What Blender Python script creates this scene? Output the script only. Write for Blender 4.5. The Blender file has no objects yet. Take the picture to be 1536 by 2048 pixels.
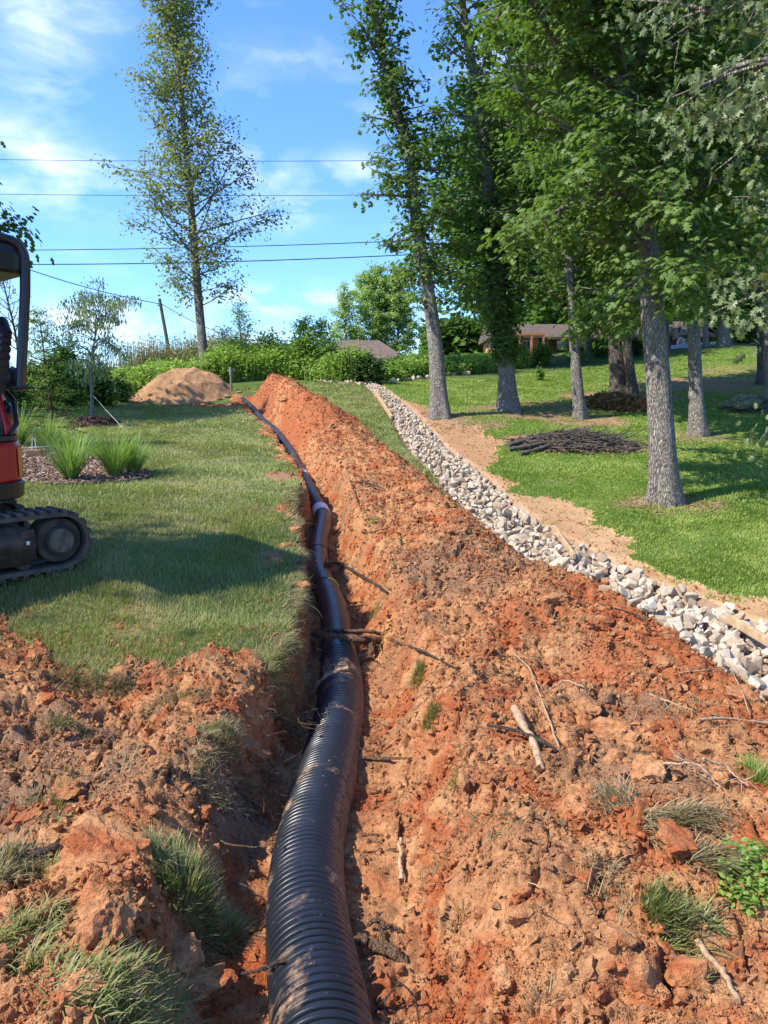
import bpy, math, random
import numpy as np
from mathutils import Vector, Matrix
random.seed(7)
RS = np.random.RandomState(11)
sc = bpy.context.scene
COL = sc.collection
# ---------------------------------------------------------------- camera
CAM_H = 1.62
PITCH = math.radians(8.6)
FPX = 1479.0
cam_d = bpy.data.cameras.new('camera')
cam_d.sensor_fit = 'VERTICAL'; cam_d.sensor_height = 36.0
cam_d.lens = FPX / 2048.0 * 36.0
cam_d.clip_start = 0.05; cam_d.clip_end = 3000
cam = bpy.data.objects.new('camera', cam_d); COL.objects.link(cam)
cam.location = (0, 0, CAM_H); cam.rotation_euler = (math.pi/2 - PITCH, 0, 0)
sc.camera = cam
# ---------------------------------------------------------------- sun + sky
SUN_DIR = Vector((-0.72, -0.22, 0.84)).normalized()      # towards the sun
EXPOSURE = 1.05
el = math.asin(SUN_DIR.z); az = math.atan2(SUN_DIR.x, SUN_DIR.y)
sd = bpy.data.lights.new('sun', 'SUN'); sd.energy = 3.8; sd.angle = math.radians(0.53); sd.color = (1.0, 0.93, 0.82)
so = bpy.data.objects.new('sun', sd); COL.objects.link(so)
so.rotation_euler = (-SUN_DIR).to_track_quat('-Z', 'Y').to_euler()
so.location = (-20, -5, 30)
world = bpy.data.worlds.new('World'); sc.world = world; world.use_nodes = True
wn = world.node_tree.nodes; wl = world.node_tree.links; wn.clear()
def N(nt, t, **kw):
    n = nt.nodes.new(t)
    for k, v in kw.items():
        if k in n.inputs.keys(): n.inputs[k].default_value = v
        else: setattr(n, k, v)
    return n
w_out = wn.new('ShaderNodeOutputWorld'); w_bg = wn.new('ShaderNodeBackground'); w_bg.inputs['Strength'].default_value = 0.148
sky = wn.new('ShaderNodeTexSky'); sky.sky_type = 'NISHITA'; sky.sun_disc = False
sky.sun_elevation = el; sky.sun_rotation = az; sky.altitude = 300; sky.air_density = 1.15; sky.dust_density = 0.25; sky.ozone_density = 3.5
tc = wn.new('ShaderNodeTexCoord')
def pxdir(u, v):
    a = (u-768)/FPX; b = (1024-v)/FPX
    F = Vector((0, math.cos(PITCH), -math.sin(PITCH))); U = Vector((0, math.sin(PITCH), math.cos(PITCH)))
    return (F + a*Vector((1, 0, 0)) + b*U)
# clouds: soft windows in the sky dome broken up by noise
mp = wn.new('ShaderNodeMapping'); mp.inputs['Scale'].default_value = (1.0, 1.0, 2.2)
wl.new(tc.outputs['Generated'], mp.inputs['Vector'])
cn = wn.new('ShaderNodeTexNoise'); cn.inputs['Scale'].default_value = 9.0; cn.inputs['Detail'].default_value = 7.0; cn.inputs['Roughness'].default_value = 0.55; cn.inputs['Distortion'].default_value = 0.25
wl.new(mp.outputs['Vector'], cn.inputs['Vector'])
def wmath(op, a, b=None, clamp=False):
    n = wn.new('ShaderNodeMath'); n.operation = op; n.use_clamp = clamp
    for i, x in enumerate((a, b)):
        if x is None: continue
        if isinstance(x, (int, float)): n.inputs[i].default_value = x
        else: wl.new(x, n.inputs[i])
    return n.outputs[0]
clouds = [(40, 20, 120, 55, .7), (200, 10, 90, 25, .3), (90, 160, 70, 45, .6), (190, 160, 60, 30, .25), (80, 290, 70, 60, .45), (160, 390, 150, 60, .4), (240, 400, 120, 40, .3),
          (510, 275, 70, 85, .65), (560, 120, 90, 40, .3), (600, 370, 100, 50, .5), (705, 345, 60, 38, .9), (570, 430, 85, 32, .85), (610, 600, 190, 32, 1.2),
          (470, 600, 90, 28, .6), (330, 655, 160, 50, .95), (60, 650, 190, 55, .9), (230, 690, 200, 50, .8), (1010, 70, 90, 60, .7), (-300, 250, 300, 120, .6), (2000, 300, 350, 150, .6), (700, 690, 300, 30, .5)]
acc = None
for (u, v, su, sv, k) in clouds:
    c = pxdir(u, v).normalized()
    sub = wn.new('ShaderNodeVectorMath'); sub.operation = 'SUBTRACT'; wl.new(tc.outputs['Generated'], sub.inputs[0]); sub.inputs[1].default_value = c
    mul = wn.new('ShaderNodeVectorMath'); mul.operation = 'MULTIPLY'; wl.new(sub.outputs[0], mul.inputs[0]); mul.inputs[1].default_value = (FPX/su, 0.6*FPX/su, FPX/sv)
    ln = wn.new('ShaderNodeVectorMath'); ln.operation = 'LENGTH'; wl.new(mul.outputs[0], ln.inputs[0])
    sm = wn.new('ShaderNodeMapRange'); sm.interpolation_type = 'SMOOTHSTEP'; sm.inputs[1].default_value = 1.55; sm.inputs[2].default_value = 0.0; sm.inputs[3].default_value = 0.0; sm.inputs[4].default_value = k
    wl.new(ln.outputs['Value'], sm.inputs[0])
    acc = sm.outputs[0] if acc is None else wmath('ADD', acc, sm.outputs[0])
nz = wn.new('ShaderNodeMapRange'); nz.inputs[1].default_value = 0.43; nz.inputs[2].default_value = 0.72; nz.inputs[3].default_value = 0.0; nz.inputs[4].default_value = 1.35
wl.new(cn.outputs[0], nz.inputs[0])
base_n = wn.new('ShaderNodeMapRange'); base_n.inputs[1].default_value = 0.56; base_n.inputs[2].default_value = 0.9; base_n.inputs[3].default_value = 0.0; base_n.inputs[4].default_value = 0.5
wl.new(cn.outputs[0], base_n.inputs[0])
cm = wmath('ADD', wmath('MULTIPLY', acc, nz.outputs[0]), base_n.outputs[0]); cm = wmath('MULTIPLY', cm, 0.62); cm = wmath('MINIMUM', cm, 0.8)
wmix = wn.new('ShaderNodeMix'); wmix.data_type = 'RGBA'
skyb = wn.new('ShaderNodeMix'); skyb.data_type = 'RGBA'; skyb.blend_type = 'MULTIPLY'; skyb.inputs[0].default_value = 1.0; skyb.inputs[7].default_value = (0.50, 0.72, 1.06, 1)
wl.new(sky.outputs[0], skyb.inputs[6]); wl.new(cm, wmix.inputs[0]); wl.new(skyb.outputs[2], wmix.inputs[6]); wmix.inputs[7].default_value = (4.6, 5.0, 5.5, 1)
wl.new(wmix.outputs[2], w_bg.inputs['Color']); wl.new(w_bg.outputs[0], w_out.inputs['Surface'])
sc.view_settings.view_transform = 'Standard'; sc.view_settings.look = 'None'; sc.view_settings.gamma = 1.0
sc.view_settings.exposure = EXPOSURE
sc.render.engine = 'CYCLES'
sc.cycles.max_bounces = 6; sc.cycles.diffuse_bounces = 3; sc.cycles.glossy_bounces = 2; sc.cycles.transmission_bounces = 4; sc.cycles.transparent_max_bounces = 4

# ---------------------------------------------------------------- picture <-> place helpers
CP, SP = math.cos(PITCH), math.sin(PITCH)
def P(u, v, d):
    a = (u-768)/FPX; b = (1024-v)/FPX
    return np.array([d*a, d*(CP + b*SP), CAM_H + d*(b*CP - SP)])
# ---------------------------------------------------------------- noise
_T = RS.rand(256, 256)
def vnoise(x, y, seed=0):
    x = np.asarray(x, float) + seed*17.31; y = np.asarray(y, float) + seed*9.77
    xi = np.floor(x).astype(int); yi = np.floor(y).astype(int); fx = x-xi; fy = y-yi
    fx = fx*fx*fx*(fx*(fx*6-15)+10); fy = fy*fy*fy*(fy*(fy*6-15)+10)
    a = _T[xi & 255, yi & 255]; b = _T[(xi+1) & 255, yi & 255]; c = _T[xi & 255, (yi+1) & 255]; d = _T[(xi+1) & 255, (yi+1) & 255]
    return (a*(1-fx)+b*fx)*(1-fy) + (c*(1-fx)+d*fx)*fy
def fbm(x, y, sc_, oct_=4, seed=0, gain=.5):
    s = 0; a = 1; t = 0; x = np.asarray(x, float); y = np.asarray(y, float)
    for i in range(oct_):
        f = 2.03**i/sc_; ca, sa = math.cos(i*1.3+.4), math.sin(i*1.3+.4)
        s = s + a*vnoise((x*ca-y*sa)*f, (x*sa+y*ca)*f, seed+i*3); t += a; a *= gain
    return s/t        # 0..1
def billow(x, y, sc_, oct_=3, seed=0):
    s = 0; a = 1; t = 0; x = np.asarray(x, float); y = np.asarray(y, float)
    for i in range(oct_):
        f = 2.1**i/sc_; ca, sa = math.cos(i*1.7+.9), math.sin(i*1.7+.9)
        n = np.abs(2*vnoise((x*ca-y*sa)*f, (x*sa+y*ca)*f, seed+i*5)-1); s = s + a*(1-np.sqrt(np.maximum(0, 1-(1-n)**2))*0+n*0 + n); t += a; a *= .5
    return s/t - 1.0   # ~0..1 puffy lumps
def sstep(x, a, b):
    t = np.clip((x-a)/(b-a), 0, 1); return t*t*(3-2*t)
# ---------------------------------------------------------------- the terrain: smooth surface through surveyed points
ctrl = [(768,2048,1.94),(0,2048,1.94),(1536,2048,1.95),(0,1250,5.05),(100,1150,5.6),(300,1330,4.4),(0,1600,3.1),(500,1500,3.4),(1300,1600,3.25),
 (560,1100,6.8),(250,970,9.5),(560,950,10.5),(180,850,16),(350,812,21.5),(60,805,20),(460,830,18),(680,772,23),(740,770,24),(800,900,15),(860,960,11.8),
 (780,790,21.5),(850,880,15.8),(1000,1020,10.8),(1200,1180,7.2),(1400,1270,5.8),(1536,1340,4.9),(1536,1200,6.6),(1330,1005,11.3),(1536,1000,11.3),
 (1395,872,16.5),(1536,820,20),(1160,835,18.5),(1018,822,19),(880,837,17.5),(1240,790,23),(1200,722,36),(900,750,30),(1450,690,37),(1600,690,37),
 (1130,885,15.3),(700,745,30),(400,752,27),(50,785,27),(-300,800,20),(-300,1150,5.4),(1900,1000,11),(1900,820,20),(1900,1400,4.6)]
cxyz = np.array([P(*c) for c in ctrl] + [(-4,-4,-.15),(0,-4,-.2),(4,-4,-.25),(-30,5,.6),(30,5,0),(-30,25,2.2),(35,30,3.8),(-20,45,3.5),(0,48,4.0),(20,52,5.2),(-20,70,4.0),(0,70,4.6),(30,70,6.0)])
def _K(x, y, c):
    r2 = (x[:, None]-c[None, :, 0])**2 + (y[:, None]-c[None, :, 1])**2
    return 0.5*r2*np.log(r2+1e-9)
_n = len(cxyz); _A = np.zeros((_n+3, _n+3)); _A[:_n, :_n] = _K(cxyz[:, 0], cxyz[:, 1], cxyz) + np.eye(_n)*1.5
_A[:_n, _n] = 1; _A[:_n, _n+1:] = cxyz[:, :2]; _A[_n:, :_n] = _A[:_n, _n:].T
_w = np.linalg.solve(_A, np.concatenate([cxyz[:, 2], [0, 0, 0]]))
def _tps(x, y):
    out = np.empty(len(x))
    for i in range(0, len(x), 100000):
        k = _K(x[i:i+100000], y[i:i+100000], cxyz); out[i:i+100000] = k@_w[:_n] + _w[_n] + _w[_n+1]*x[i:i+100000] + _w[_n+2]*y[i:i+100000]
    return out
def base(x, y):
    shp = np.shape(x); x = np.ravel(np.asarray(x, float)); y = np.ravel(np.asarray(y, float))
    r = np.hypot(x, y-10)
    xc = np.clip(x, -38, 40); yc = np.clip(y, -6, 72)
    z = _tps(xc, yc); far = 4.6 + 0.02*np.clip(x, -60, 60)
    m = sstep(r, 50, 80)
    return (z*(1-m)+far*m).reshape(shp)
def hit(u, v, off=0.0, dmax=80, fn=None):
    """first point along the sight line that meets the terrain"""
    d = np.exp(np.linspace(math.log(1.2), math.log(dmax), 900))
    a = (u-768)/FPX; b = (1024-v)/FPX
    x = d*a; y = d*(CP+b*SP); z = CAM_H + d*(b*CP-SP)
    g = (fn or base)(x, y) + off
    k = np.where(z < g)[0]
    k = k[0] if len(k) else len(d)-1
    if k == 0: return np.array([x[0], y[0], g[0]])
    t = (z[k-1]-g[k-1])/max(1e-6, (z[k-1]-g[k-1])-(z[k]-g[k]))
    t = min(max(t, 0), 1)
    return np.array([x[k-1]+(x[k]-x[k-1])*t, y[k-1]+(y[k]-y[k-1])*t, g[k-1]+(g[k]-g[k-1])*t])
def depth_of(p): return (p[1])*CP - (p[2]-CAM_H)*SP
# ---------------------------------------------------------------- pipe line and trench
PIPE = [(2048,650,204,.25),(1900,616,178,.26),(1800,609,160,.28),(1700,614,140,.31),(1600,641,128,.35),(1536,659,117,.39),(1450,675,103,.43),(1400,683,93,.48),(1350,682,84,.49),
 (1300,676,70,.50),(1250,674,62,.51),(1200,661,54,.52),(1150,637,48,.53),(1100,635,42,.53),(1070,641,38,.52),(1040,648,33,.5),(1024,643,31,.49),(1000,629,27,.42),(975,619,23,.36),(950,605,19,.30),
 (900,580,16,.22),(860,550,14,.17),(840,524,13,.15),(815,504,12,.13),(797,482,12,.10)]
pp = []
for (v, u, w, off) in PIPE:
    p = hit(u, v, -off); r = w/FPX*depth_of(p)/2
    pp.append((*p, r))
pp = np.array(pp)
# carry on under the camera
p0 = pp[0]; ext = np.array([[p0[0]+.05, p0[1]-.45, p0[2]-.0, p0[3]], [p0[0]+.16, p0[1]-1.1, p0[2]-.02, p0[3]], [p0[0]+.3, p0[1]-3.0, p0[2]-.05, p0[3]]])[::-1]
pp = np.vstack([ext, pp])
def resample(pts, step):
    pts = np.asarray(pts, float); d = np.concatenate([[0], np.cumsum(np.linalg.norm(np.diff(pts[:, :3], axis=0), axis=1))])
    n = max(2, int(d[-1]/step)+1); s = np.linspace(0, d[-1], n)
    return np.stack([np.interp(s, d, pts[:, k]) for k in range(pts.shape[1])], 1), s
def smooth(a, it, fix=2):
    a = a.copy()
    for _ in range(it): a[1:-1] = a[1:-1]*.5 + (a[:-2]+a[2:])*.25
    return a
PL, PS = resample(pp, 0.05); PL = smooth(PL, 30)
PL[:, 3] = np.clip(PL[:, 3], .07, .18)
def poly_sd(x, y, L):
    """signed side distance (right of travel = +), nearest index along polyline L (n,2) ; x,y flat arrays"""
    best = np.full(len(x), 1e9); side = np.zeros(len(x)); idx = np.zeros(len(x))
    for i in range(len(L)-1):
        ax, ay = L[i]; bx, by = L[i+1]; dx, dy = bx-ax, by-ay; l2 = dx*dx+dy*dy+1e-12
        t = np.clip(((x-ax)*dx+(y-ay)*dy)/l2, 0, 1); qx = x-(ax+t*dx); qy = y-(ay+t*dy); dd = qx*qx+qy*qy
        m = dd < best; best[m] = dd[m]; side[m] = (dx*qy-dy*qx)[m]; idx[m] = i+t[m]
    return np.where(side < 0, 1, -1)*np.sqrt(best), idx
TC = PL[::8, :2].copy()            # coarse trench centre line
TCs = np.arange(len(TC))
TCy = TC[:, 1]
fl_z = (PL[:, 2]-PL[:, 3]*.95)[::8]; fl_r = PL[::8, 3]
# spoil bank beside the trench: crest points surveyed (u, v, d)
crest = np.array([P(*c) for c in [(560,757,19.5),(640,800,17),(700,862,14.5),(800,942,11),(870,1000,9),(960,1070,7.5),(1100,1125,6.5),(1200,1195,5.6),(1290,1265,5.0),(1400,1335,4.4),(1560,1400,3.9)]])
ct, ci = poly_sd(crest[:, 0], crest[:, 1], TC)
cb = crest[:, 2]-base(crest[:, 0], crest[:, 1])
o_ = np.argsort(ci); ct, ci, cb = ct[o_], ci[o_], cb[o_]
CH = np.array([hit(*q)[:2] for q in [(640,764),(700,768),(745,771),(785,805),(830,862),(900,932),(970,1005),(1050,1070),(1150,1135),(1290,1205),(1420,1275),(1536,1335),(1750,1450),(2300,1700)]])
# ---------------------------------------------------------------- terrain features
def in_poly(x, y, poly):
    r = np.zeros(len(x), bool); n = len(poly)
    for i in range(n):
        x1, y1 = poly[i]; x2, y2 = poly[(i+1) % n]
        if y1 == y2: continue
        c = ((y1 > y) != (y2 > y)) & (x < (x2-x1)*(y-y1)/(y2-y1)+x1); r ^= c
    return r
def px_poly(l): return [tuple(hit(*q)[:2]) for q in l]
LAWN_L = [(-40, 4.2), (-9, 4.0)] + px_poly([(-120,1225),(0,1212),(40,1258),(105,1278),(150,1330),(205,1345),(262,1300),(318,1345),(420,1330),(500,1338),(560,1395),(612,1410)]) + [tuple(q) for q in TC[14:58]] + px_poly([(450,818),(350,812),(240,797),(100,797),(-300,790)]) + [(-40, 20)]
MULCH = px_poly([(-200,905),(45,903),(105,899),(160,910),(215,924),(300,946),(306,958),(250,969),(160,974),(60,972),(-200,968)])
SANDY = px_poly([(800,795),(850,815),(905,852),(960,850),(1010,905),(965,935),(1040,962),(1020,985),(1080,990),(1175,1018),(1190,1050),(1272,1078),(1255,1108),(1330,1150),(1440,1188),(1560,1205),(1900,1240),(1900,1420),(1536,1330),(1300,1190),(1150,1120),(1000,1010),(900,930),(830,860)])
LEFTSOIL_Y = 4.6
CHX = np.vstack([[[-60, 24.5]], CH[:-1], [[3.2, 1.5], [4.5, -8]]])
def trench_wf(idx): return np.interp(idx, TCs, fl_r) + np.interp(idx, [0, 8, 14, 30], [.10, .08, .05, .03])
def macro(x, y, want=False):
    shp = np.shape(x); x = np.ravel(np.asarray(x, float)); y = np.ravel(np.asarray(y, float))
    z = base(x, y)
    near = (np.abs(x) < 8) & (y < 30) & (y > -4)
    xn, yn = x[near], y[near]
    t, idx = poly_sd(xn, yn, TC)
    zz = z[near]
    C = np.interp(idx, np.concatenate([[0, 6], ci]), np.concatenate([[2.9, 2.7], ct]))
    Hb = np.interp(idx, np.concatenate([[0, 6], ci, [len(TC)-5, len(TC)-1]]), np.concatenate([[.16, .2], cb, [.72, .35]]))
    wf = trench_wf(idx)
    wr = wf + np.interp(idx, [0, 8, 14, 30], [.34, .26, .12, .08])
    nse = fbm(xn, yn, .9, 3, 5)-.5
    rise = np.clip((t-wf-.05)/np.maximum(.2, C-wf-.05), 0, 1.6)
    up = np.where(rise < 1, 1-(1-rise)**np.interp(idx, [0, 12, 30], [1.15, 1.3, 1.7]), 1.0)
    fall = 1-sstep(t, C-.05, C+np.interp(idx, [0, 6, 12], [3.5, 1.8, .5])+Hb*1.1)
    endf = sstep(idx, 0, 1)*0+1 - sstep(idx, len(TC)-4.5, len(TC)-1)
    bank = Hb*(1+nse*.7)*up*fall*endf*(t > 0)
    lip = .07*np.exp(-((t+wf+.42)/.18)**2)*(yn < 4.7)          # low crumbled lip on the near left
    G = zz + bank + lip
    floor = np.interp(idx, TCs, fl_z) + np.interp(idx, TCs, fl_r)*np.interp(idx, [0, 8, 14, 24, 40], [.85, .85, .85, .6, .5]) + .04*fbm(xn, yn, .3, 2, 9) - .01
    wl_ = np.interp(idx, [0, 8, 11, 13, 16, 30], [.38, .34, .26, .13, .08, .07]) + (fbm(xn, yn, .35, 2, 3)-.5)*.12
    wrr = np.interp(idx, [0, 8, 14, 30], [.55, .5, .38, .3]) + (fbm(xn, yn, .4, 2, 4)-.5)*.2
    wfl = wf + (fbm(xn, yn, .5, 3, 8)-.35)*.20*np.interp(idx, [0, 12, 14], [.4, .5, 1]); wfr = wf+(np.interp(idx, [0, 10, 20], [.16, .08, .02]))
    k = np.where(t < 0, sstep(-t, wfl, wfl+np.maximum(.05, wl_)), sstep(t, wfr, wfr+np.maximum(.1, wrr)))
    tend = sstep(idx, len(TC)-2.5, len(TC)-1.2)
    k = np.maximum(k, tend)
    zz = np.where(floor < G, floor*(1-k)+G*k, G)
    # stone channel
    tcn, icn = poly_sd(xn, yn, CH)
    hw = np.interp(icn, [0, 2, 4, 6, 8, 12], [.18, .28, .42, .53, .6, .68])
    dep = np.interp(icn, [0, 3, 6, 12], [.03, .08, .14, .16])
    zz = zz - dep*(1-sstep(np.abs(tcn), hw*.7, hw*1.15))*(bank < .12)
    z[near] = zz
    if want:
        T = np.full(len(x), -99.); I = np.zeros(len(x)); B = np.zeros(len(x)); TCH = np.full(len(x), 99.); WF = np.zeros(len(x)); HW = np.ones(len(x))*.3; CC = np.zeros(len(x))
        T[near] = t; I[near] = idx; B[near] = bank; TCH[near] = tcn; WF[near] = wf; HW[near] = hw; CC[near] = C
        TCH[~near] = 99.
        TCH = np.abs(TCH)*np.sign(-poly_sd(x, y, CHX)[0])
        return z.reshape(shp), T, I, B, TCH, WF, HW, CC, k if False else None
    return z.reshape(shp)
ROUGH, LAWN, CLOVER, SOIL, BANK, TRENCH, CHAN, SAND, MULCHC = range(9)
def classify(x, y, M=None):
    x = np.ravel(np.asarray(x, float)); y = np.ravel(np.asarray(y, float))
    z, t, idx, bank, tch, wf, hw, C, _ = M if M is not None else macro(x, y, True)
    wa = np.clip(np.hypot(x, y)/12, .5, 1.3)
    xw = x + (fbm(x, y, .55, 3, 21)-.5)*.42*wa; yw = y + (fbm(x, y, .55, 3, 31)-.5)*.6*wa
    xw = xw + (fbm(x, y, .13, 3, 22, .7)-.5)*.34*wa; yw = yw + (fbm(x, y, .13, 3, 32, .7)-.5)*.45*wa
    c = np.zeros(len(x), int)
    rightside = (tch > 0)
    hill = np.interp(x, [-40, -8, -3, 2, 8, 16, 40], [21.5, 21.5, 23, 27.5, 33, 37, 40])
    c[rightside & (y < hill)] = CLOVER
    far_l = (~rightside) & (y < 21.5); c[far_l & (t < 0)] = SOIL
    c[in_poly(xw, yw, LAWN_L) & (y < 22)] = LAWN
    mid = (t > C) & (~rightside) & (y > 9.0) & (y < 24.3); c[mid] = LAWN
    c[(t > C) & (~rightside) & (y <= 9.0)] = BANK
    c[in_poly(xw, yw, SANDY)] = SAND
    c[in_poly(x+(xw-x)*.2, y+(yw-y)*.2, MULCH)] = MULCHC
    c[(np.abs(tch) < hw*1.05) & (bank < .14)] = CHAN
    edge = wf + .04 + np.interp(idx, [0, 11, 13, 22, 40], [.2, .14, .03, .08, .16])
    nn = (fbm(x, y, .5, 3, 41)-.45)*.7
    c[(t < 0) & (t > -edge-np.maximum(0, nn)*np.interp(idx, [0, 12, 15, 20], [0, .6, 1.1, 1.0])) & (t > -3)] = TRENCH
    c[(c == LAWN) & (t < 0) & (t > -2) & (np.ravel(z) < base(x, y)-.05)] = TRENCH
    c[(t >= 0) & (t < wf+.16) & (idx < len(TC)-1.5)] = TRENCH
    c[(t >= wf+.16) & ((t < C) | (bank > .05)) & (idx < len(TC)-1.5) & (y < 24)] = BANK
    c[(y < 2.2) & (t > 0)] = np.where(c[(y < 2.2) & (t > 0)] == CHAN, CHAN, BANK)
    c[(y < 4.2) & (~rightside) & (t > 0) & (t > wf+.16)] = BANK
    return c
def micro(x, y, c):
    x = np.ravel(x); y = np.ravel(y)
    r = np.hypot(x, y); fd = np.clip(9/np.maximum(r, .1), .25, 1)
    so = np.isin(c, [SOIL, BANK]); tr = c == TRENCH; sa = np.isin(c, [SAND, CHAN]); la = np.isin(c, [LAWN, CLOVER])
    big = fbm(x, y, .75, 3, 51)-.5
    b1 = billow(x, y, .30, 3, 52); b2 = billow(x, y, .085, 3, 53); f3 = fbm(x, y, .03, 3, 54)-.5
    face = np.abs(fbm(x, y, .22, 2, 66)-.5)*2; face2 = np.abs(fbm(x, y, .09, 2, 67)-.5)*2
    chunk = sstep(fbm(x, y, .33, 2, 57), .52, .60)*.055 + sstep(fbm(x, y, .16, 2, 58), .55, .64)*.03
    f2 = fbm(x, y, .14, 4, 63, .62)-.5
    soil = big*.17 + (b1-.4)*.035 + (b2-.4)*.016 + f2*.085*(.4+fbm(x, y, .6, 2, 59)*1.3) + f3*.028 + chunk*.6 - sstep(face, .12, 0)*.045 - sstep(face2, .14, 0)*.016
    h = np.where(so, soil, 0)
    h = np.where(tr, big*.05+(b1-.4)*.05+f2*.06+(b2-.4)*.022+f3*.02+chunk*.35, h)
    h = np.where(sa, (fbm(x, y, .4, 3, 55)-.5)*.03+f3*.008, h)
    h = np.where(la, (fbm(x, y, 2.2, 3, 56)-.5)*.10 + .012, h)
    h = np.where(c == MULCHC, (fbm(x, y, .8, 2, 56)-.5)*.04+.03 + f3*.03, h)
    h = np.where(c == ROUGH, (fbm(x, y, 3.0, 3, 56)-.5)*.15, h)
    return h
def hgt(x, y):
    """height of the finished ground at points"""
    x = np.atleast_1d(np.asarray(x, float)); y = np.atleast_1d(np.asarray(y, float))
    M = macro(x, y, True); c = classify(x, y, M)
    return np.ravel(M[0]) + micro(x, y, c)
def H1(x, y): return float(hgt([x], [y])[0])
def hitg(u, v, off=0.0): return hit(u, v, off, fn=lambda a, b: hgt(a, b))
# ---------------------------------------------------------------- materials
MATS = {}
def mat(name, rough=.9, spec=.3):
    m = bpy.data.materials.new(name); m.use_nodes = True; nt = m.node_tree
    b = nt.nodes['Principled BSDF']; b.inputs['Roughness'].default_value = rough; b.inputs['Specular IOR Level'].default_value = spec
    MATS[name] = m; return m, nt, b
def tnoise(nt, scale, detail=6, rough=.6, vec=None, dist=0):
    n = nt.nodes.new('ShaderNodeTexNoise'); n.inputs['Scale'].default_value = scale; n.inputs['Detail'].default_value = detail; n.inputs['Roughness'].default_value = rough; n.inputs['Distortion'].default_value = dist
    if vec is None:
        g = nt.nodes.new('ShaderNodeNewGeometry'); vec = g.outputs['Position']
    nt.links.new(vec, n.inputs['Vector']); return n.outputs[0]
def ramp(nt, fac, stops):
    r = nt.nodes.new('ShaderNodeValToRGB'); e = r.color_ramp.elements
    while len(e) < len(stops): e.new(0.5)
    for i, (p, c) in enumerate(stops): e[i].position = p; e[i].color = (*c, 1)
    nt.links.new(fac, r.inputs[0]); return r.outputs[0]
def mixc(nt, fac, a, b, mode='MIX'):
    m = nt.nodes.new('ShaderNodeMix'); m.data_type = 'RGBA'; m.blend_type = mode
    for i, x in ((0, fac), (6, a), (7, b)):
        if isinstance(x, (int, float)): m.inputs[i].default_value = x
        elif isinstance(x, tuple): m.inputs[i].default_value = (*x, 1)
        else: nt.links.new(x, m.inputs[i])
    return m.outputs[2]
def mrange(nt, x, a, b, c=0., d=1.):
    m = nt.nodes.new('ShaderNodeMapRange'); m.inputs[1].default_value = a; m.inputs[2].default_value = b; m.inputs[3].default_value = c; m.inputs[4].default_value = d
    nt.links.new(x, m.inputs[0]); return m.outputs[0]
def bump(nt, b, h, strength=.5, dist=.02):
    n = nt.nodes.new('ShaderNodeBump'); n.inputs['Strength'].default_value = strength; n.inputs['Distance'].default_value = dist
    nt.links.new(h, n.inputs['Height']); nt.links.new(n.outputs[0], b.inputs['Normal'])
def attr(nt, name, out='Fac'):
    a = nt.nodes.new('ShaderNodeAttribute'); a.attribute_name = name; return a.outputs[out]
def soil_mat(name, hue=0.0, light=1.0, obj=False):
    m, nt, b = mat(name, .95, .15)
    vec = None
    k = light*.93
    n1 = tnoise(nt, 1.3, 5, .6, vec, .3); n2 = tnoise(nt, 7, 6, .65, vec); n3 = tnoise(nt, 45, 5, .7, vec); n4 = tnoise(nt, 3.1, 4, .6, vec, .8)
    c = ramp(nt, n1, [(.30, (.24*k, .12*k, .06*k)), (.45, (.42*k, .195*k, .083*k)), (.56, (.54*k, .255*k, .105*k)), (.70, (.40*k, .145*k, .058*k))])
    c2 = ramp(nt, n2, [(.30, (.20*k, .10*k, .055*k)), (.50, (.48*k, .23*k, .10*k)), (.68, (.66*k, .37*k, .18*k))])
    c = mixc(nt, .5, c, c2)
    red = mrange(nt, n4, .48, .62, 0, .8+hue); c = mixc(nt, red, c, (.40*k, .105*k, .035*k))
    c = mixc(nt, attr(nt, 'red'), c, mixc(nt, n2, (.30*k, .085*k, .03*k), (.50*k, .165*k, .065*k)))
    c = mixc(nt, attr(nt, 'brown'), c, mixc(nt, n2, (.17*k, .095*k, .055*k), (.38*k, .22*k, .125*k)))
    spk = ramp(nt, n3, [(.32, (.55, .55, .55)), (.5, (1, 1, 1)), (.72, (1.35, 1.3, 1.25))]); c = mixc(nt, 1.0, c, spk, 'MULTIPLY')
    nt.links.new(c, b.inputs['Base Color'])
    hh = nt.nodes.new('ShaderNodeMath'); hh.operation = 'ADD'; nt.links.new(n3, hh.inputs[0]); nt.links.new(tnoise(nt, 160, 3, .6), hh.inputs[1])
    bump(nt, b, hh.outputs[0], .9, .012)
    return m
m_soil = soil_mat('clay_soil'); m_bank = soil_mat('bank_soil', .1, 1.0); m_trench = soil_mat('trench_clay', .2, .92)
def ground_mat(name, stops, scale=2.0, fine=60, bstr=.6, extra=None):
    m, nt, b = mat(name, .95, .15)
    n1 = tnoise(nt, scale, 6, .65); n3 = tnoise(nt, fine, 5, .7)
    c = ramp(nt, n1, stops); spk = ramp(nt, n3, [(.3, (.6, .6, .6)), (.5, (1, 1, 1)), (.7, (1.35, 1.35, 1.3))]); c = mixc(nt, 1.0, c, spk, 'MULTIPLY')
    if extra:
        c = mixc(nt, attr(nt, 'bare'), c, extra)
    nt.links.new(c, b.inputs['Base Color']); bump(nt, b, n3, bstr, .02); return m
m_lawn = ground_mat('lawn_ground', [(.3, (.10, .13, .04)), (.5, (.16, .19, .06)), (.7, (.22, .22, .09))], 1.2, 55, extra=(.30, .17, .09))
m_clov = ground_mat('clover_ground', [(.3, (.06, .11, .018)), (.5, (.10, .17, .025)), (.7, (.15, .19, .045))], .8, 45, extra=(.33, .20, .12))
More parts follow.
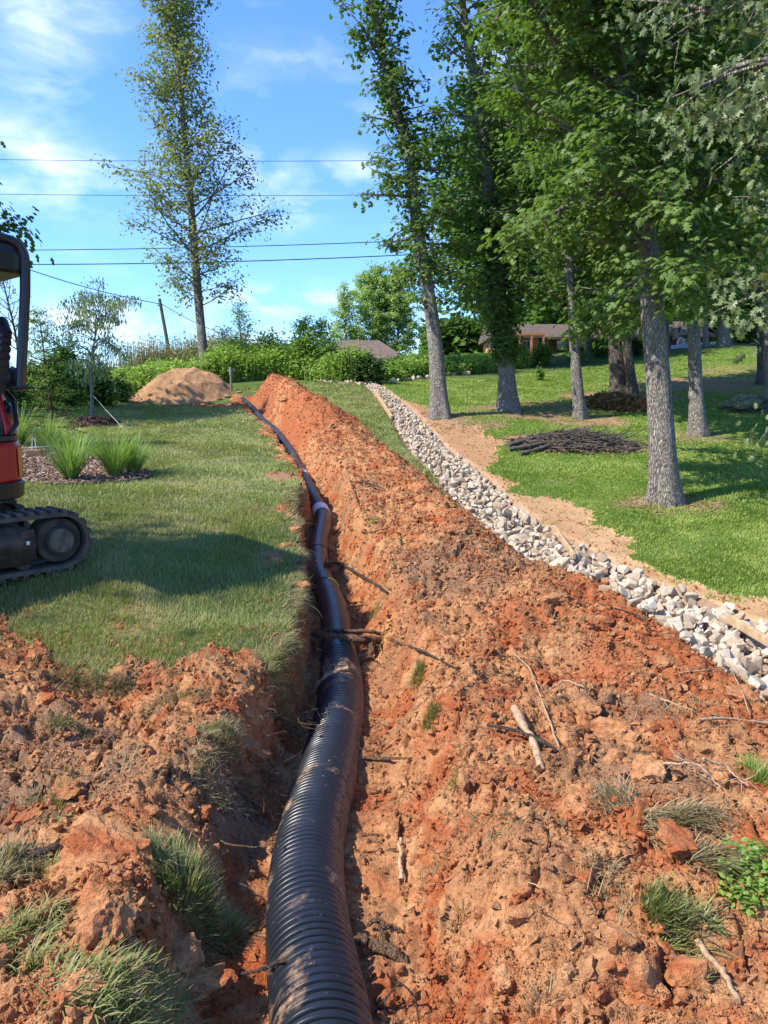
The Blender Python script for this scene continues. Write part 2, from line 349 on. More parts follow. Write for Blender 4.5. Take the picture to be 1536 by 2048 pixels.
m_sand = ground_mat('sandy_soil', [(.3, (.34, .19, .09)), (.5, (.49, .31, .16)), (.7, (.58, .40, .23))], 1.5, 50, extra=(.36, .20, .105))
m_chan = ground_mat('channel_bed', [(.3, (.20, .12, .07)), (.5, (.34, .22, .14)), (.7, (.42, .33, .25))], 5, 60)
m_rough = ground_mat('rough_ground', [(.3, (.04, .07, .015)), (.5, (.075, .12, .025)), (.7, (.12, .13, .05))], .5, 12)
m_mulch = ground_mat('bark_mulch', [(.3, (.09, .045, .03)), (.5, (.20, .12, .085)), (.7, (.32, .22, .17))], 25, 90, 1.0)
# ---------------------------------------------------------------- mesh helpers
def mesh_np(name, V, faces, material=None, smooth_=False, fattr=None, vattr=None, parent=None, mats=None, fmat=None):
    """faces: list of int arrays (m,k)"""
    V = np.asarray(V, np.float32); me = bpy.data.meshes.new(name)
    faces = [np.asarray(f, np.int32) for f in faces if len(f)]
    me.vertices.add(len(V)); me.vertices.foreach_set('co', V.ravel())
    nl = sum(f.size for f in faces); nf = sum(len(f) for f in faces)
    me.loops.add(nl); me.loops.foreach_set('vertex_index', np.concatenate([f.ravel() for f in faces]))
    me.polygons.add(nf)
    tot = np.concatenate([np.full(len(f), f.shape[1], np.int32) for f in faces]); st = np.concatenate([[0], np.cumsum(tot)[:-1]]).astype(np.int32)
    me.polygons.foreach_set('loop_start', st)
    try: me.polygons.foreach_set('loop_total', tot)
    except Exception: pass
    me.polygons.foreach_set('use_smooth', np.full(nf, smooth_))
    for k, a in (fattr or {}).items():
        at = me.attributes.new(k, 'FLOAT', 'FACE'); at.data.foreach_set('value', np.asarray(a, np.float32))
    for k, a in (vattr or {}).items():
        at = me.attributes.new(k, 'FLOAT', 'POINT'); at.data.foreach_set('value', np.asarray(a, np.float32))
    if mats:
        for mm in mats: me.materials.append(mm)
        if fmat is not None: me.polygons.foreach_set('material_index', np.asarray(fmat, np.int32))
    elif material: me.materials.append(material)
    me.update(calc_edges=True); me.validate()
    o = bpy.data.objects.new(name, me); COL.objects.link(o)
    if parent: o.parent = parent
    return o
def tag(o, label=None, cat=None, group=None, kind=None):
    if label: o['label'] = label
    if cat: o['category'] = cat
    if group: o['group'] = group
    if kind: o['kind'] = kind
    return o
def thing(name, label, cat, loc=(0, 0, 0), rotz=0, group=None):
    o = bpy.data.objects.new(name, None); COL.objects.link(o); o.location = loc; o.rotation_euler = (0, 0, rotz); o.empty_display_size = .2
    return tag(o, label, cat, group)
def setparent(ch, par):
    """child mesh built in world coordinates, parent at a location: keep it in place"""
    ch.parent = par
    bpy_m = Matrix.LocRotScale(par.location, par.rotation_euler, par.scale); ch.matrix_parent_inverse = bpy_m.inverted()
# ---------------------------------------------------------------- the ground sheet
FC = np.array([0.0, -2.0])
rr = np.concatenate([np.exp(np.arange(math.log(.9), math.log(3.0), .03)), np.exp(np.arange(math.log(3.0), math.log(13), .0030)), np.exp(np.arange(math.log(13), math.log(42), .006)), np.exp(np.arange(math.log(42), math.log(900), .035)), [900]])
aa = np.radians(np.concatenate([np.linspace(-125, -40, 60)[:-1], np.linspace(-40, -31, 60)[:-1], np.linspace(-31, 31, 640)[:-1], np.linspace(31, 40, 60)[:-1], np.linspace(40, 125, 60)]))
R_, A_ = np.meshgrid(rr, aa, indexing='ij')
GX = (FC[0]+R_*np.sin(A_)).ravel(); GY = (FC[1]+R_*np.cos(A_)).ravel()
M_ = macro(GX, GY, True); gc = classify(GX, GY, M_)
GZ = np.ravel(M_[0]) + micro(GX, GY, gc)
# soil also pushes sideways so clods overhang a little
sm_ = np.isin(gc, [SOIL, BANK, TRENCH]) & (np.hypot(GX, GY) < 14)
DX = (fbm(GX, GY, .12, 3, 71)-.5)*.05*sm_; DY = (fbm(GX, GY, .12, 3, 72)-.5)*.06*sm_
def ell(cx, cy, rx, ry): return lambda x, y: 1-sstep(np.hypot((x-cx)/rx, (y-cy)/ry), .55, 1.15)
def bare_at(x, y):
    s = np.zeros(len(x))
    for (u, v, rx, ry, k) in [(1345,1012,1.1,.8,.62),(1395,876,1.0,1.0,.6),(1130,885,1.7,1.0,.9),(1160,840,1.6,1.5,.7),(1018,825,1.5,1.6,.65),(880,842,1.2,1.5,.7),(1245,795,2.4,1.6,.9),(1420,770,4.2,2.8,.75),(1490,740,3.2,2.,.55),(1130,815,2.6,1.6,.6),(1530,812,1.8,1.4,.6),(700,760,1.2,.6,.4),(1240,890,1.2,.8,.5),(1100,960,.6,.4,.4),(960,850,1.0,1.0,.6)]:
        p = hit(u, v); s = np.maximum(s, k*ell(p[0], p[1], rx, ry)(x, y))
    for (u, v, rx, ry, k) in [(560,955,.3,.5,.8),(600,900,.3,.5,.6),(265,1240,.25,.4,.6),(470,1180,.35,.6,.35),(540,1120,.2,.4,.7),(420,1000,.3,.5,.2),(330,1290,.3,.12,.4)]:
        p = hit(u, v); s = np.maximum(s, k*ell(p[0], p[1], rx, ry)(x, y))
    return np.clip(s*1.9-(1-fbm(x, y, .35, 4, 81, .65))*1.25, 0, 1)
gbare = bare_at(GX, GY); gbare = np.where(gc == SAND, np.clip(sstep(GY, 9, 15)*.75+(fbm(GX, GY, .8, 3, 84)-.35)*.9, 0, 1), gbare)
def areas(x, y, L, sd=0):
    s = np.zeros(len(x))
    for (u, v, rx, ry, k) in L:
        p = hit(u, v); s = np.maximum(s, k*ell(p[0], p[1], rx, ry)(x, y))
    return np.clip(s*1.7-(1-fbm(x, y, .35, 3, 83+sd))*1.0, 0, .9)
REDS = [(560,790,1.5,4,1),(640,850,1.2,2.5,.9),(1060,1280,.35,.45,1),(1430,1420,.8,.7,1),(1180,1240,.5,.6,.8),(1300,1380,.5,.5,.8),(500,1480,.2,.3,.9),(20,1300,.7,.4,.7),(270,1700,.15,.3,.6),(900,1900,.3,.25,.5)]
BROWNS = [(900,1180,.6,1.0,1),(1000,1140,.6,.9,.8),(60,1560,.6,.5,1),(120,1450,.5,.3,.8),(1260,1480,.3,.3,1),(1250,1600,.35,.3,.9),(1350,1640,.3,.25,.9),(740,1000,.5,1.2,.5),(430,1540,.3,.3,.8),(1440,1960,.25,.2,.6),(800,1250,.3,.5,.6)]
gred = areas(GX, GY, REDS); gbrown = areas(GX, GY, BROWNS, 5)
na, nr = len(aa), len(rr)
ii, jj = np.meshgrid(np.arange(nr-1), np.arange(na-1), indexing='ij'); q0 = (ii*na+jj).ravel()
Q = np.stack([q0, q0+1, q0+na+1, q0+na], 1)[:, ::-1]
fc = gc[Q[:, 0]]
VV = np.stack([GX+DX, GY+DY, GZ], 1)
def sub_ground(name, codes, material, label=None):
    f = Q[np.isin(fc, codes)]
    if not len(f): return None
    used, inv = np.unique(f, return_inverse=True)
    o = mesh_np(name, VV[used], [inv.reshape(f.shape)], material, True, vattr={'bare': gbare[used], 'red': gred[used], 'brown': gbrown[used]})
    return o
tag(sub_ground('lawn', [LAWN], m_lawn), 'mown green lawn sloping up left of the pipe trench', 'lawn', kind='structure')
tag(sub_ground('hillside_lawn', [CLOVER], m_clov), 'bright green clover lawn under the oaks on the right', 'lawn', kind='structure')
tag(sub_ground('bare_soil', [SOIL], m_soil), 'churned orange clay left of the pipe in the foreground', 'soil', kind='structure')
tag(sub_ground('spoil_bank', [BANK], m_bank), 'long bank of dug orange clay right of the trench', 'soil bank', kind='structure')
tag(sub_ground('trench', [TRENCH], m_trench), 'open clay trench that the black pipe lies in', 'trench', kind='structure')
tag(sub_ground('channel_bed', [CHAN], m_chan), 'shallow drainage channel under the white stones', 'drainage channel', kind='structure')
tag(sub_ground('sandy_soil', [SAND], m_sand), 'strip of bare sandy soil beside the stone channel', 'soil', kind='structure')
tag(sub_ground('terrain', [ROUGH], m_rough), 'rough weedy ground beyond the lawns', 'ground', kind='structure')
tag(sub_ground('mulch_bed', [MULCHC], m_mulch), 'curved bark mulch planting bed behind the excavator', 'planting bed', kind='structure')
# ---------------------------------------------------------------- tubes and shapes
def frames(p):
    t = np.gradient(p, axis=0); t /= np.linalg.norm(t, axis=1)[:, None]+1e-12
    u = np.zeros_like(p); ref = np.array([0, 0, 1.]) if abs(t[0, 2]) < .9 else np.array([1., 0, 0])
    a = np.cross(t[0], ref); a /= np.linalg.norm(a)
    for i in range(len(p)):
        a = a - t[i]*np.dot(a, t[i]); a /= np.linalg.norm(a)+1e-12; u[i] = a
    return t, u, np.cross(t, u)
class MB:
    """collects triangles/quads into one mesh"""
    def __init__(s): s.V = []; s.F = {3: [], 4: []}; s.A = {3: [], 4: []}; s.n = 0
    def add(s, V, F, a=0.0):
        V = np.asarray(V, float); F = np.asarray(F); k = F.shape[1]; s.V.append(V); s.F[k].append(F+s.n); s.A[k].append(np.full(len(F), a) if np.isscalar(a) else np.asarray(a)); s.n += len(V)
    def tube(s, p, r, k=6, a=0.0, cap=True, wob=0):
        p = np.asarray(p, float); r = np.broadcast_to(np.asarray(r, float), (len(p),)); t, u, w = frames(p); th = np.arange(k)/k*2*math.pi
        rr_ = r[:, None]*(1+(wob*(RS.rand(len(p), k)-.5) if wob else 0))*np.ones((1, k))
        V = (p[:, None, :] + rr_[..., None]*(np.cos(th)[None, :, None]*u[:, None, :]+np.sin(th)[None, :, None]*w[:, None, :])).reshape(-1, 3)
        i, j = np.meshgrid(np.arange(len(p)-1), np.arange(k), indexing='ij'); i = i.ravel(); j = j.ravel(); j2 = (j+1) % k
        s.add(V, np.stack([i*k+j, i*k+j2, (i+1)*k+j2, (i+1)*k+j], 1), a)
        if cap:
            n0 = s.n; c = np.vstack([p[0], V[:k], p[-1], V[-k:]]); j = np.arange(k)
            s.add(c, np.vstack([np.stack([np.zeros(k, int), 1+(j+1) % k, 1+j], 1), np.stack([np.full(k, k+1), k+2+j, k+2+(j+1) % k], 1)]), a)
    def box(s, c, size, rot=None, a=0.0, bev=0.0):
        c = np.asarray(c, float); h = np.asarray(size, float)/2
        if bev > 0:
            b = min(bev, h.min()*.9); V = []
            for sx in (-1, 1):
                for sy in (-1, 1):
                    for sz in (-1, 1):
                        V += [[sx*h[0], sy*(h[1]-b), sz*(h[2]-b)], [sx*(h[0]-b), sy*h[1], sz*(h[2]-b)], [sx*(h[0]-b), sy*(h[1]-b), sz*h[2]]]
            bm = bmesh.new(); vs = [bm.verts.new(v) for v in V]; bmesh.ops.convex_hull(bm, input=vs); bmesh.ops.triangulate(bm, faces=bm.faces[:])
            bm.verts.index_update(); V = np.array([v.co[:] for v in bm.verts]); F = np.array([[v.index for v in f.verts] for f in bm.faces]); bm.free()
        else:
            V = np.array([[x, y, z] for x in (-h[0], h[0]) for y in (-h[1], h[1]) for z in (-h[2], h[2])]); F = np.array([[0, 1, 3, 2], [4, 6, 7, 5], [0, 4, 5, 1], [2, 3, 7, 6], [0, 2, 6, 4], [1, 5, 7, 3]])
        if rot is not None: V = V@np.asarray(rot).T
        s.add(V+c, F, a)
    def prism(s, pts, y0, y1, a=0.0):
        """outline pts (x,z) extruded along y"""
        n = len(pts); V = np.array([[x, y0, z] for x, z in pts]+[[x, y1, z] for x, z in pts])
        bm = bmesh.new(); vs = [bm.verts.new(v) for v in V]; bm.faces.new(vs[:n][::-1]); bm.faces.new(vs[n:])
        for i in range(n): bm.faces.new((vs[i], vs[(i+1) % n], vs[n+(i+1) % n], vs[n+i]))
        bmesh.ops.recalc_face_normals(bm, faces=bm.faces[:]); bmesh.ops.triangulate(bm, faces=bm.faces[:]); bm.verts.index_update()
        F = np.array([[v.index for v in f.verts] for f in bm.faces]); bm.free(); s.add(V, F, a)
    def build(s, name, material, parent=None, smooth_=True, place=False, mats=None, fmat=None):
        V = np.vstack(s.V); F = [np.vstack(s.F[k]) for k in (3, 4) if s.F[k]]; A = np.concatenate([np.concatenate(s.A[k]) for k in (3, 4) if s.A[k]])
        o = mesh_np(name, V, F, material, smooth_, fattr={'rnd': A}, mats=mats, fmat=fmat)
        if parent is not None:
            if place: setparent(o, parent)
            else: o.parent = parent
        return o
import bmesh
def rotz(a): c, s = math.cos(a), math.sin(a); return np.array([[c, -s, 0], [s, c, 0], [0, 0, 1.]])
def rand_rot(n, tilt=math.pi):
    """n random rotation matrices"""
    q = RS.randn(n, 4); q /= np.linalg.norm(q, axis=1)[:, None]; w, x, y, z = q.T
    return np.stack([np.stack([1-2*(y*y+z*z), 2*(x*y-z*w), 2*(x*z+y*w)], -1), np.stack([2*(x*y+z*w), 1-2*(x*x+z*z), 2*(y*z-x*w)], -1), np.stack([2*(x*z-y*w), 2*(y*z+x*w), 1-2*(x*x+y*y)], -1)], 1)
def basis_from(z, spin=None):
    """rotation matrices whose z column is z; random spin"""
    z = z/np.linalg.norm(z, axis=1)[:, None]; ref = np.where(np.abs(z[:, 2:3]) < .95, np.array([[0, 0, 1.]]), np.array([[1., 0, 0]]))
    x = np.cross(ref, z); x /= np.linalg.norm(x, axis=1)[:, None]; y = np.cross(z, x)
    sp = RS.rand(len(z))*2*math.pi if spin is None else spin
    c, s = np.cos(sp)[:, None], np.sin(sp)[:, None]; X = x*c+y*s; Y = -x*s+y*c
    return np.stack([X, Y, z], 2)
def scatter(TV, TF, pos, R=None, S=None):
    """copies of one small template as arrays"""
    n = len(pos); V = np.broadcast_to(TV, (n,)+TV.shape)
    if S is not None: V = V*(S[:, None, None] if S.ndim == 1 else S[:, None, :])
    if R is not None: V = np.einsum('nij,nkj->nki', R, V)
    V = V + pos[:, None, :]
    F = TF[None]+(np.arange(n)*len(TV))[:, None, None]
    return V.reshape(-1, 3), F.reshape(-1, TF.shape[1])
def ico(sub=1):
    bm = bmesh.new(); bmesh.ops.create_icosphere(bm, subdivisions=sub, radius=1); bm.verts.index_update()
    V = np.array([v.co[:] for v in bm.verts]); F = np.array([[v.index for v in f.verts] for f in bm.faces]); bm.free(); return V, F
def flat_mat(name, col, rough=.6, spec=.4, metal=0, var=0.0, vscale=20, bstr=0):
    m, nt, b = mat(name, rough, spec); b.inputs['Metallic'].default_value = metal
    n = tnoise(nt, vscale, 5, .6)
    c = mixc(nt, mrange(nt, n, .35, .65), tuple(x*(1-var) for x in col), tuple(min(1, x*(1+var)) for x in col)); nt.links.new(c, b.inputs['Base Color'])
    if bstr: bump(nt, b, n, bstr, .01)
    return m
# ---------------------------------------------------------------- the pipe
def pipe_mat(name, base_c, rough, dirt):
    m, nt, b = mat(name, rough, .42)
    g = nt.nodes.new('ShaderNodeNewGeometry'); sep = nt.nodes.new('ShaderNodeSeparateXYZ'); nt.links.new(g.outputs['Normal'], sep.inputs[0])
    n1 = tnoise(nt, 2.6, 5, .62, None, .6); n2 = tnoise(nt, 26, 5, .75); n3 = tnoise(nt, 120, 3, .6)
    d = nt.nodes.new('ShaderNodeMath'); d.operation = 'MULTIPLY'; nt.links.new(mrange(nt, n1, .555, .64), d.inputs[0]); nt.links.new(mrange(nt, n2, .40, .62), d.inputs[1])
    d3 = nt.nodes.new('ShaderNodeMath'); d3.operation = 'MAXIMUM'; nt.links.new(d.outputs[0], d3.inputs[0]); nt.links.new(mrange(nt, n2, .64, .72, 0, .8), d3.inputs[1])
    d2 = nt.nodes.new('ShaderNodeMath'); d2.operation = 'MULTIPLY'; d2.use_clamp = True; nt.links.new(d3.outputs[0], d2.inputs[0]); d2.inputs[1].default_value = dirt
    low = mrange(nt, attr(nt, 'low'), .0, 1.0, 0, 1); lm = nt.nodes.new('ShaderNodeMath'); lm.operation = 'MULTIPLY'; nt.links.new(low, lm.inputs[0]); nt.links.new(mrange(nt, n2, .38, .52), lm.inputs[1])
    mx = nt.nodes.new('ShaderNodeMath'); mx.operation = 'MAXIMUM'; nt.links.new(d2.outputs[0], mx.inputs[0]); nt.links.new(lm.outputs[0], mx.inputs[1])
    c = mixc(nt, mx.outputs[0], base_c, (.42, .26, .15)); nt.links.new(c, b.inputs['Base Color'])
    nt.links.new(mrange(nt, mx.outputs[0], 0, 1, rough, .9), b.inputs['Roughness'])
    bump(nt, b, n3, .12, .004)
    return m
m_pipe = pipe_mat('black_corrugated_plastic', (.014, .017, .023), .36, 1.0); m_pipe2 = pipe_mat('black_smooth_plastic', (.022, .028, .038), .36, .4)
m_white = flat_mat('white_tape', (.75, .76, .78), .5); m_yellow = flat_mat('yellow_tape', (.75, .72, .08), .5)
m_dark = flat_mat('dark_joint', (.012, .013, .016), .4)
PLf, _s = resample(PL, 0.0026)
PLf[:, :3] = smooth(PLf[:, :3], 300)
PY = PLf[:, 1]
def pipe_tube(path, rad, k, lowdirt=True):
    t, u, w = frames(path); th = np.arange(k)/k*2*math.pi
    n = np.cos(th)[None, :, None]*u[:, None, :]+np.sin(th)[None, :, None]*w[:, None, :]
    V = path[:, None, :]+rad[:, None, None]*n
    i, j = np.meshgrid(np.arange(len(path)-1), np.arange(k), indexing='ij'); i = i.ravel(); j = j.ravel(); j2 = (j+1) % k
    low = np.maximum(np.clip((-n[..., 2]+.05)*1.3, 0, 1), np.clip((n[..., 0]-.62)*2.2, 0, .8)*.8).ravel()
    return V.reshape(-1, 3), np.stack([i*k+j, i*k+j2, (i+1)*k+j2, (i+1)*k+j], 1), low
pipe = thing('drain_pipe', 'long black corrugated plastic pipe lying in the open clay trench', 'pipe', (0, 0, 0))
ycor = 5.55                                           # ribbed part in front, smoother part beyond
mA = PY < ycor; pa = PLf[mA]
s = _s[:len(pa)]; ph = (s/0.0335) % 1.0
prof = np.clip(np.minimum(sstep(ph, .0, .14), 1-sstep(ph, .66, .80)), 0, 1)
pitch_amp = .026
V, F, low = pipe_tube(pa[:, :3], pa[:, 3]-pitch_amp*(1-prof)*1.0, 72)
body = mesh_np('corrugated_section', V, [F], m_pipe, True, vattr={'low': low}); body.parent = pipe
pb = PLf[~mA]; s = _s[len(pa):]; ph = (s/0.055) % 1
pb = pb[::6]; ph = ph[::6]
V, F, low = pipe_tube(pb[:, :3], pb[:, 3]-.0022*(np.cos(ph*2*math.pi)*.5+.5), 40)
o = mesh_np('smooth_section', V, [F], m_pipe2, True, vattr={'low': low*.3}); o.parent = pipe
def band(yc, wdt, m, name, a0=0, a1=2*math.pi, k=40, extra=.004, label=None):
    i0 = np.argmin(abs(PY-yc)); h = max(2, int(wdt/.0026/2)); seg = PLf[i0-h:i0+h+1]; t, u, w = frames(seg[:, :3]); th = np.linspace(a0, a1, k)
    up = np.array([0, 0, 1.]); side = np.cross(t, up); side /= np.linalg.norm(side, axis=1)[:, None]; up2 = np.cross(side, t)
    n = np.cos(th)[None, :, None]*side[:, None, :]+np.sin(th)[None, :, None]*up2[:, None, :]
    rr_ = seg[:, 3]+extra; rr_[0] -= extra*.9; rr_[-1] -= extra*.9
    V = seg[:, None, :3]+rr_[:, None, None]*n; L = len(seg); i, j = np.meshgrid(np.arange(L-1), np.arange(k-1), indexing='ij'); i = i.ravel(); j = j.ravel()
    o = mesh_np(name, V.reshape(-1, 3), [np.stack([i*k+j, (i+1)*k+j, (i+1)*k+j+1, i*k+j+1], 1)], m, True); o.parent = pipe
    if label: o['label'] = label
    return o
for (v, u, wd) in [(949, 605, .34), (1026, 643, .26)]:
    yb = np.interp(-v, -np.array([q[0] for q in PIPE]), pp[3:, 1]); band(yb, wd, m_white, 'coupling_band', 0, 2*math.pi, 40, .012, 'white coupling band')
yb = np.interp(-1180, -np.array([q[0] for q in PIPE]), pp[3:, 1]); band(yb, .05, m_dark, 'joint_ring', 0, 2*math.pi, 40, .006)
band(yb-.03, .03, m_yellow, 'tape_strip', -.05, 1.45, 16, .007, 'yellow tape strip')
yb = np.interp(-1110, -np.array([q[0] for q in PIPE]), pp[3:, 1]); band(yb, .03, m_dark, 'joint_ring', 0, 2*math.pi, 40, .004)
# cut end under the camera: inner bore wall
e = PLf[0]
# ---------------------------------------------------------------- trees
def bark_mat(name, dark, light, scale=1.0, lich=0.3):
    m, nt, b = mat(name, .95, .15)
    mp_ = nt.nodes.new('ShaderNodeMapping'); mp_.inputs['Scale'].default_value = (30*scale, 30*scale, 5.5*scale)
    g = nt.nodes.new('ShaderNodeNewGeometry'); nt.links.new(g.outputs['Position'], mp_.inputs['Vector'])
    n1 = tnoise(nt, 1.6, 6, .65, mp_.outputs[0], .6); n2 = tnoise(nt, 2.3, 4, .6); n3 = tnoise(nt, 9, 4, .6)
    v = nt.nodes.new('ShaderNodeTexVoronoi'); v.feature = 'DISTANCE_TO_EDGE'; v.inputs['Scale'].default_value = 1.7; nt.links.new(mp_.outputs[0], v.inputs['Vector'])
    fis0 = mrange(nt, v.outputs[0], .0, .25); fm_ = nt.nodes.new('ShaderNodeMath'); fm_.operation = 'MAXIMUM'; nt.links.new(fis0, fm_.inputs[0]); nt.links.new(mrange(nt, n1, .40, .62), fm_.inputs[1]); fis = fm_.outputs[0]
    c = ramp(nt, n1, [(.28, dark), (.5, tuple((a+b_)/2 for a, b_ in zip(dark, light))), (.68, light)])
    c = mixc(nt, fis, tuple(x*.6 for x in dark), c)
    c = mixc(nt, mrange(nt, n2, .52, .66, 0, lich), c, (.46, .47, .42)); c = mixc(nt, mrange(nt, n3, .58, .7, 0, lich*.7), c, (.10, .11, .08))
    nt.links.new(c, b.inputs['Base Color'])
    ad = nt.nodes.new('ShaderNodeMath'); ad.operation = 'ADD'; nt.links.new(fis, ad.inputs[0]); nt.links.new(n1, ad.inputs[1]); bump(nt, b, ad.outputs[0], 1.0, .03); return m
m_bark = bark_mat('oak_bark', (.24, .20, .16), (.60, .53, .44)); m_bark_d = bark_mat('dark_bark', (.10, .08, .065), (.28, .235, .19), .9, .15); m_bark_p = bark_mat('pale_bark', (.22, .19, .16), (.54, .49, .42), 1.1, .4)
def leaf_mat(name, a, bcol, trans=.35, rough=.45, extra=None):
    m, nt, b = mat(name, rough, .22)
    r = attr(nt, 'rnd'); st = [(0, a), (.85, bcol)]
    if extra: st = [(0, a), (.80, bcol), (1.0, extra)]
    c = ramp(nt, r, st)
    nt.links.new(c, b.inputs['Base Color'])
    tr = nt.nodes.new('ShaderNodeBsdfTranslucent'); c2 = mixc(nt, 1.0, c, (1.15, 1.3, .55), 'MULTIPLY'); nt.links.new(c2, tr.inputs[0])
    mx = nt.nodes.new('ShaderNodeMixShader'); mx.inputs[0].default_value = trans
    nt.links.new(b.outputs[0], mx.inputs[1]); nt.links.new(tr.outputs[0], mx.inputs[2]); nt.links.new(mx.outputs[0], nt.nodes['Material Output'].inputs[0]); return m
m_oak = leaf_mat('oak_leaves', (.06, .115, .022), (.17, .25, .06), .4, .5); m_oak2 = leaf_mat('oak_leaves_dark', (.05, .105, .022), (.14, .22, .05), .4, .5)
m_fg = leaf_mat('branch_leaves', (.07, .115, .04), (.19, .235, .10), .25, .4); m_pop = leaf_mat('poplar_leaves', (.12, .155, .05), (.23, .26, .09), .4, .45, (.42, .36, .08))
m_bright = leaf_mat('bright_leaves', (.15, .26, .045), (.30, .42, .10), .45); m_mid = leaf_mat('shrub_leaves', (.08, .16, .03), (.19, .29, .07), .4); m_dkshrub = leaf_mat('dark_shrub_leaves', (.03, .07, .015), (.07, .13, .03), .3)
m_will = leaf_mat('willow_leaves', (.20, .27, .13), (.34, .40, .22), .45); m_conif = leaf_mat('feathery_needles', (.08, .17, .03), (.18, .28, .06), .45); m_red = leaf_mat('reddish_leaves', (.15, .10, .09), (.24, .17, .14), .3)
# leaf outlines (flat, tip along +Y, slightly folded), as triangles
def fan(outline, fold=.18, droop=.15):
    o = np.array(outline, float); n = len(o); x, y = o.T
    V = np.stack([x, y, -np.abs(x)*fold - droop*y*y], 1); c = np.array([[0, .45, -.45*.45*droop+.03]]); V = np.vstack([c, V]); i = np.arange(n)
    return V, np.stack([np.zeros(n, int), 1+i, 1+(i+1) % n], 1)
OAK = fan([(0, 0), (.10, .12), (.30, .22), (.13, .34), (.42, .52), (.17, .60), (.30, .86), (.08, .84), (0, 1.05), (-.08, .84), (-.30, .86), (-.17, .60), (-.42, .52), (-.13, .34), (-.30, .22), (-.10, .12)])
OAKS = fan([(0, 0), (.32, .25), (.16, .40), (.40, .62), (0, 1.0), (-.40, .62), (-.16, .40), (-.32, .25)])
OVAL = fan([(0, 0), (.30, .25), (.30, .60), (0, 1.0), (-.30, .60), (-.30, .25)])
KITE = (np.array([[0, 0, 0], [.3, .45, -.04], [0, 1, -.12], [-.3, .45, -.04]]), np.array([[0, 1, 2], [0, 2, 3]]))
LANCE = (np.array([[0, 0, 0], [.10, .4, -.02], [0, 1, -.2], [-.10, .4, -.02]]), np.array([[0, 1, 2], [0, 2, 3]]))
def leaves_at(pos, size, tmpl, up=.6, droop=0.0, outward=None, sj=.3):
    n = len(pos); nrm = RS.randn(n, 3); nrm /= np.linalg.norm(nrm, axis=1)[:, None]; nrm[:, 2] = np.abs(nrm[:, 2])
    nrm = nrm*(1-up)+np.array([0, 0, up]);
    if outward is not None: nrm = nrm + outward
    R = basis_from(nrm)
    if droop:
        yv = np.array([[0, 0, -1.]])*droop + RS.randn(n, 3)*.45; yv /= np.linalg.norm(yv, axis=1)[:, None]; z = np.cross(yv, RS.randn(n, 3)); z /= np.linalg.norm(z, axis=1)[:, None]; x = np.cross(yv, z); R = np.stack([x, yv, z], 2)
    S = size*(1+sj*(RS.rand(n)*2-1)); V, F = scatter(tmpl[0], tmpl[1], pos, R, S)
    return V, F
def curve(p, d, L, n=7, bend=.25, up=.0, wob=.12):
    pts = [np.array(p, float)]; d = np.array(d, float); d /= np.linalg.norm(d)
    b = RS.randn(3)*bend
    for i in range(n-1):
        d = d + b/(n-1) + np.array([0, 0, up/(n-1)]) + RS.randn(3)*wob/ (n-1)**.5; d /= np.linalg.norm(d); pts.append(pts[-1]+d*L/(n-1))
    return np.array(pts)
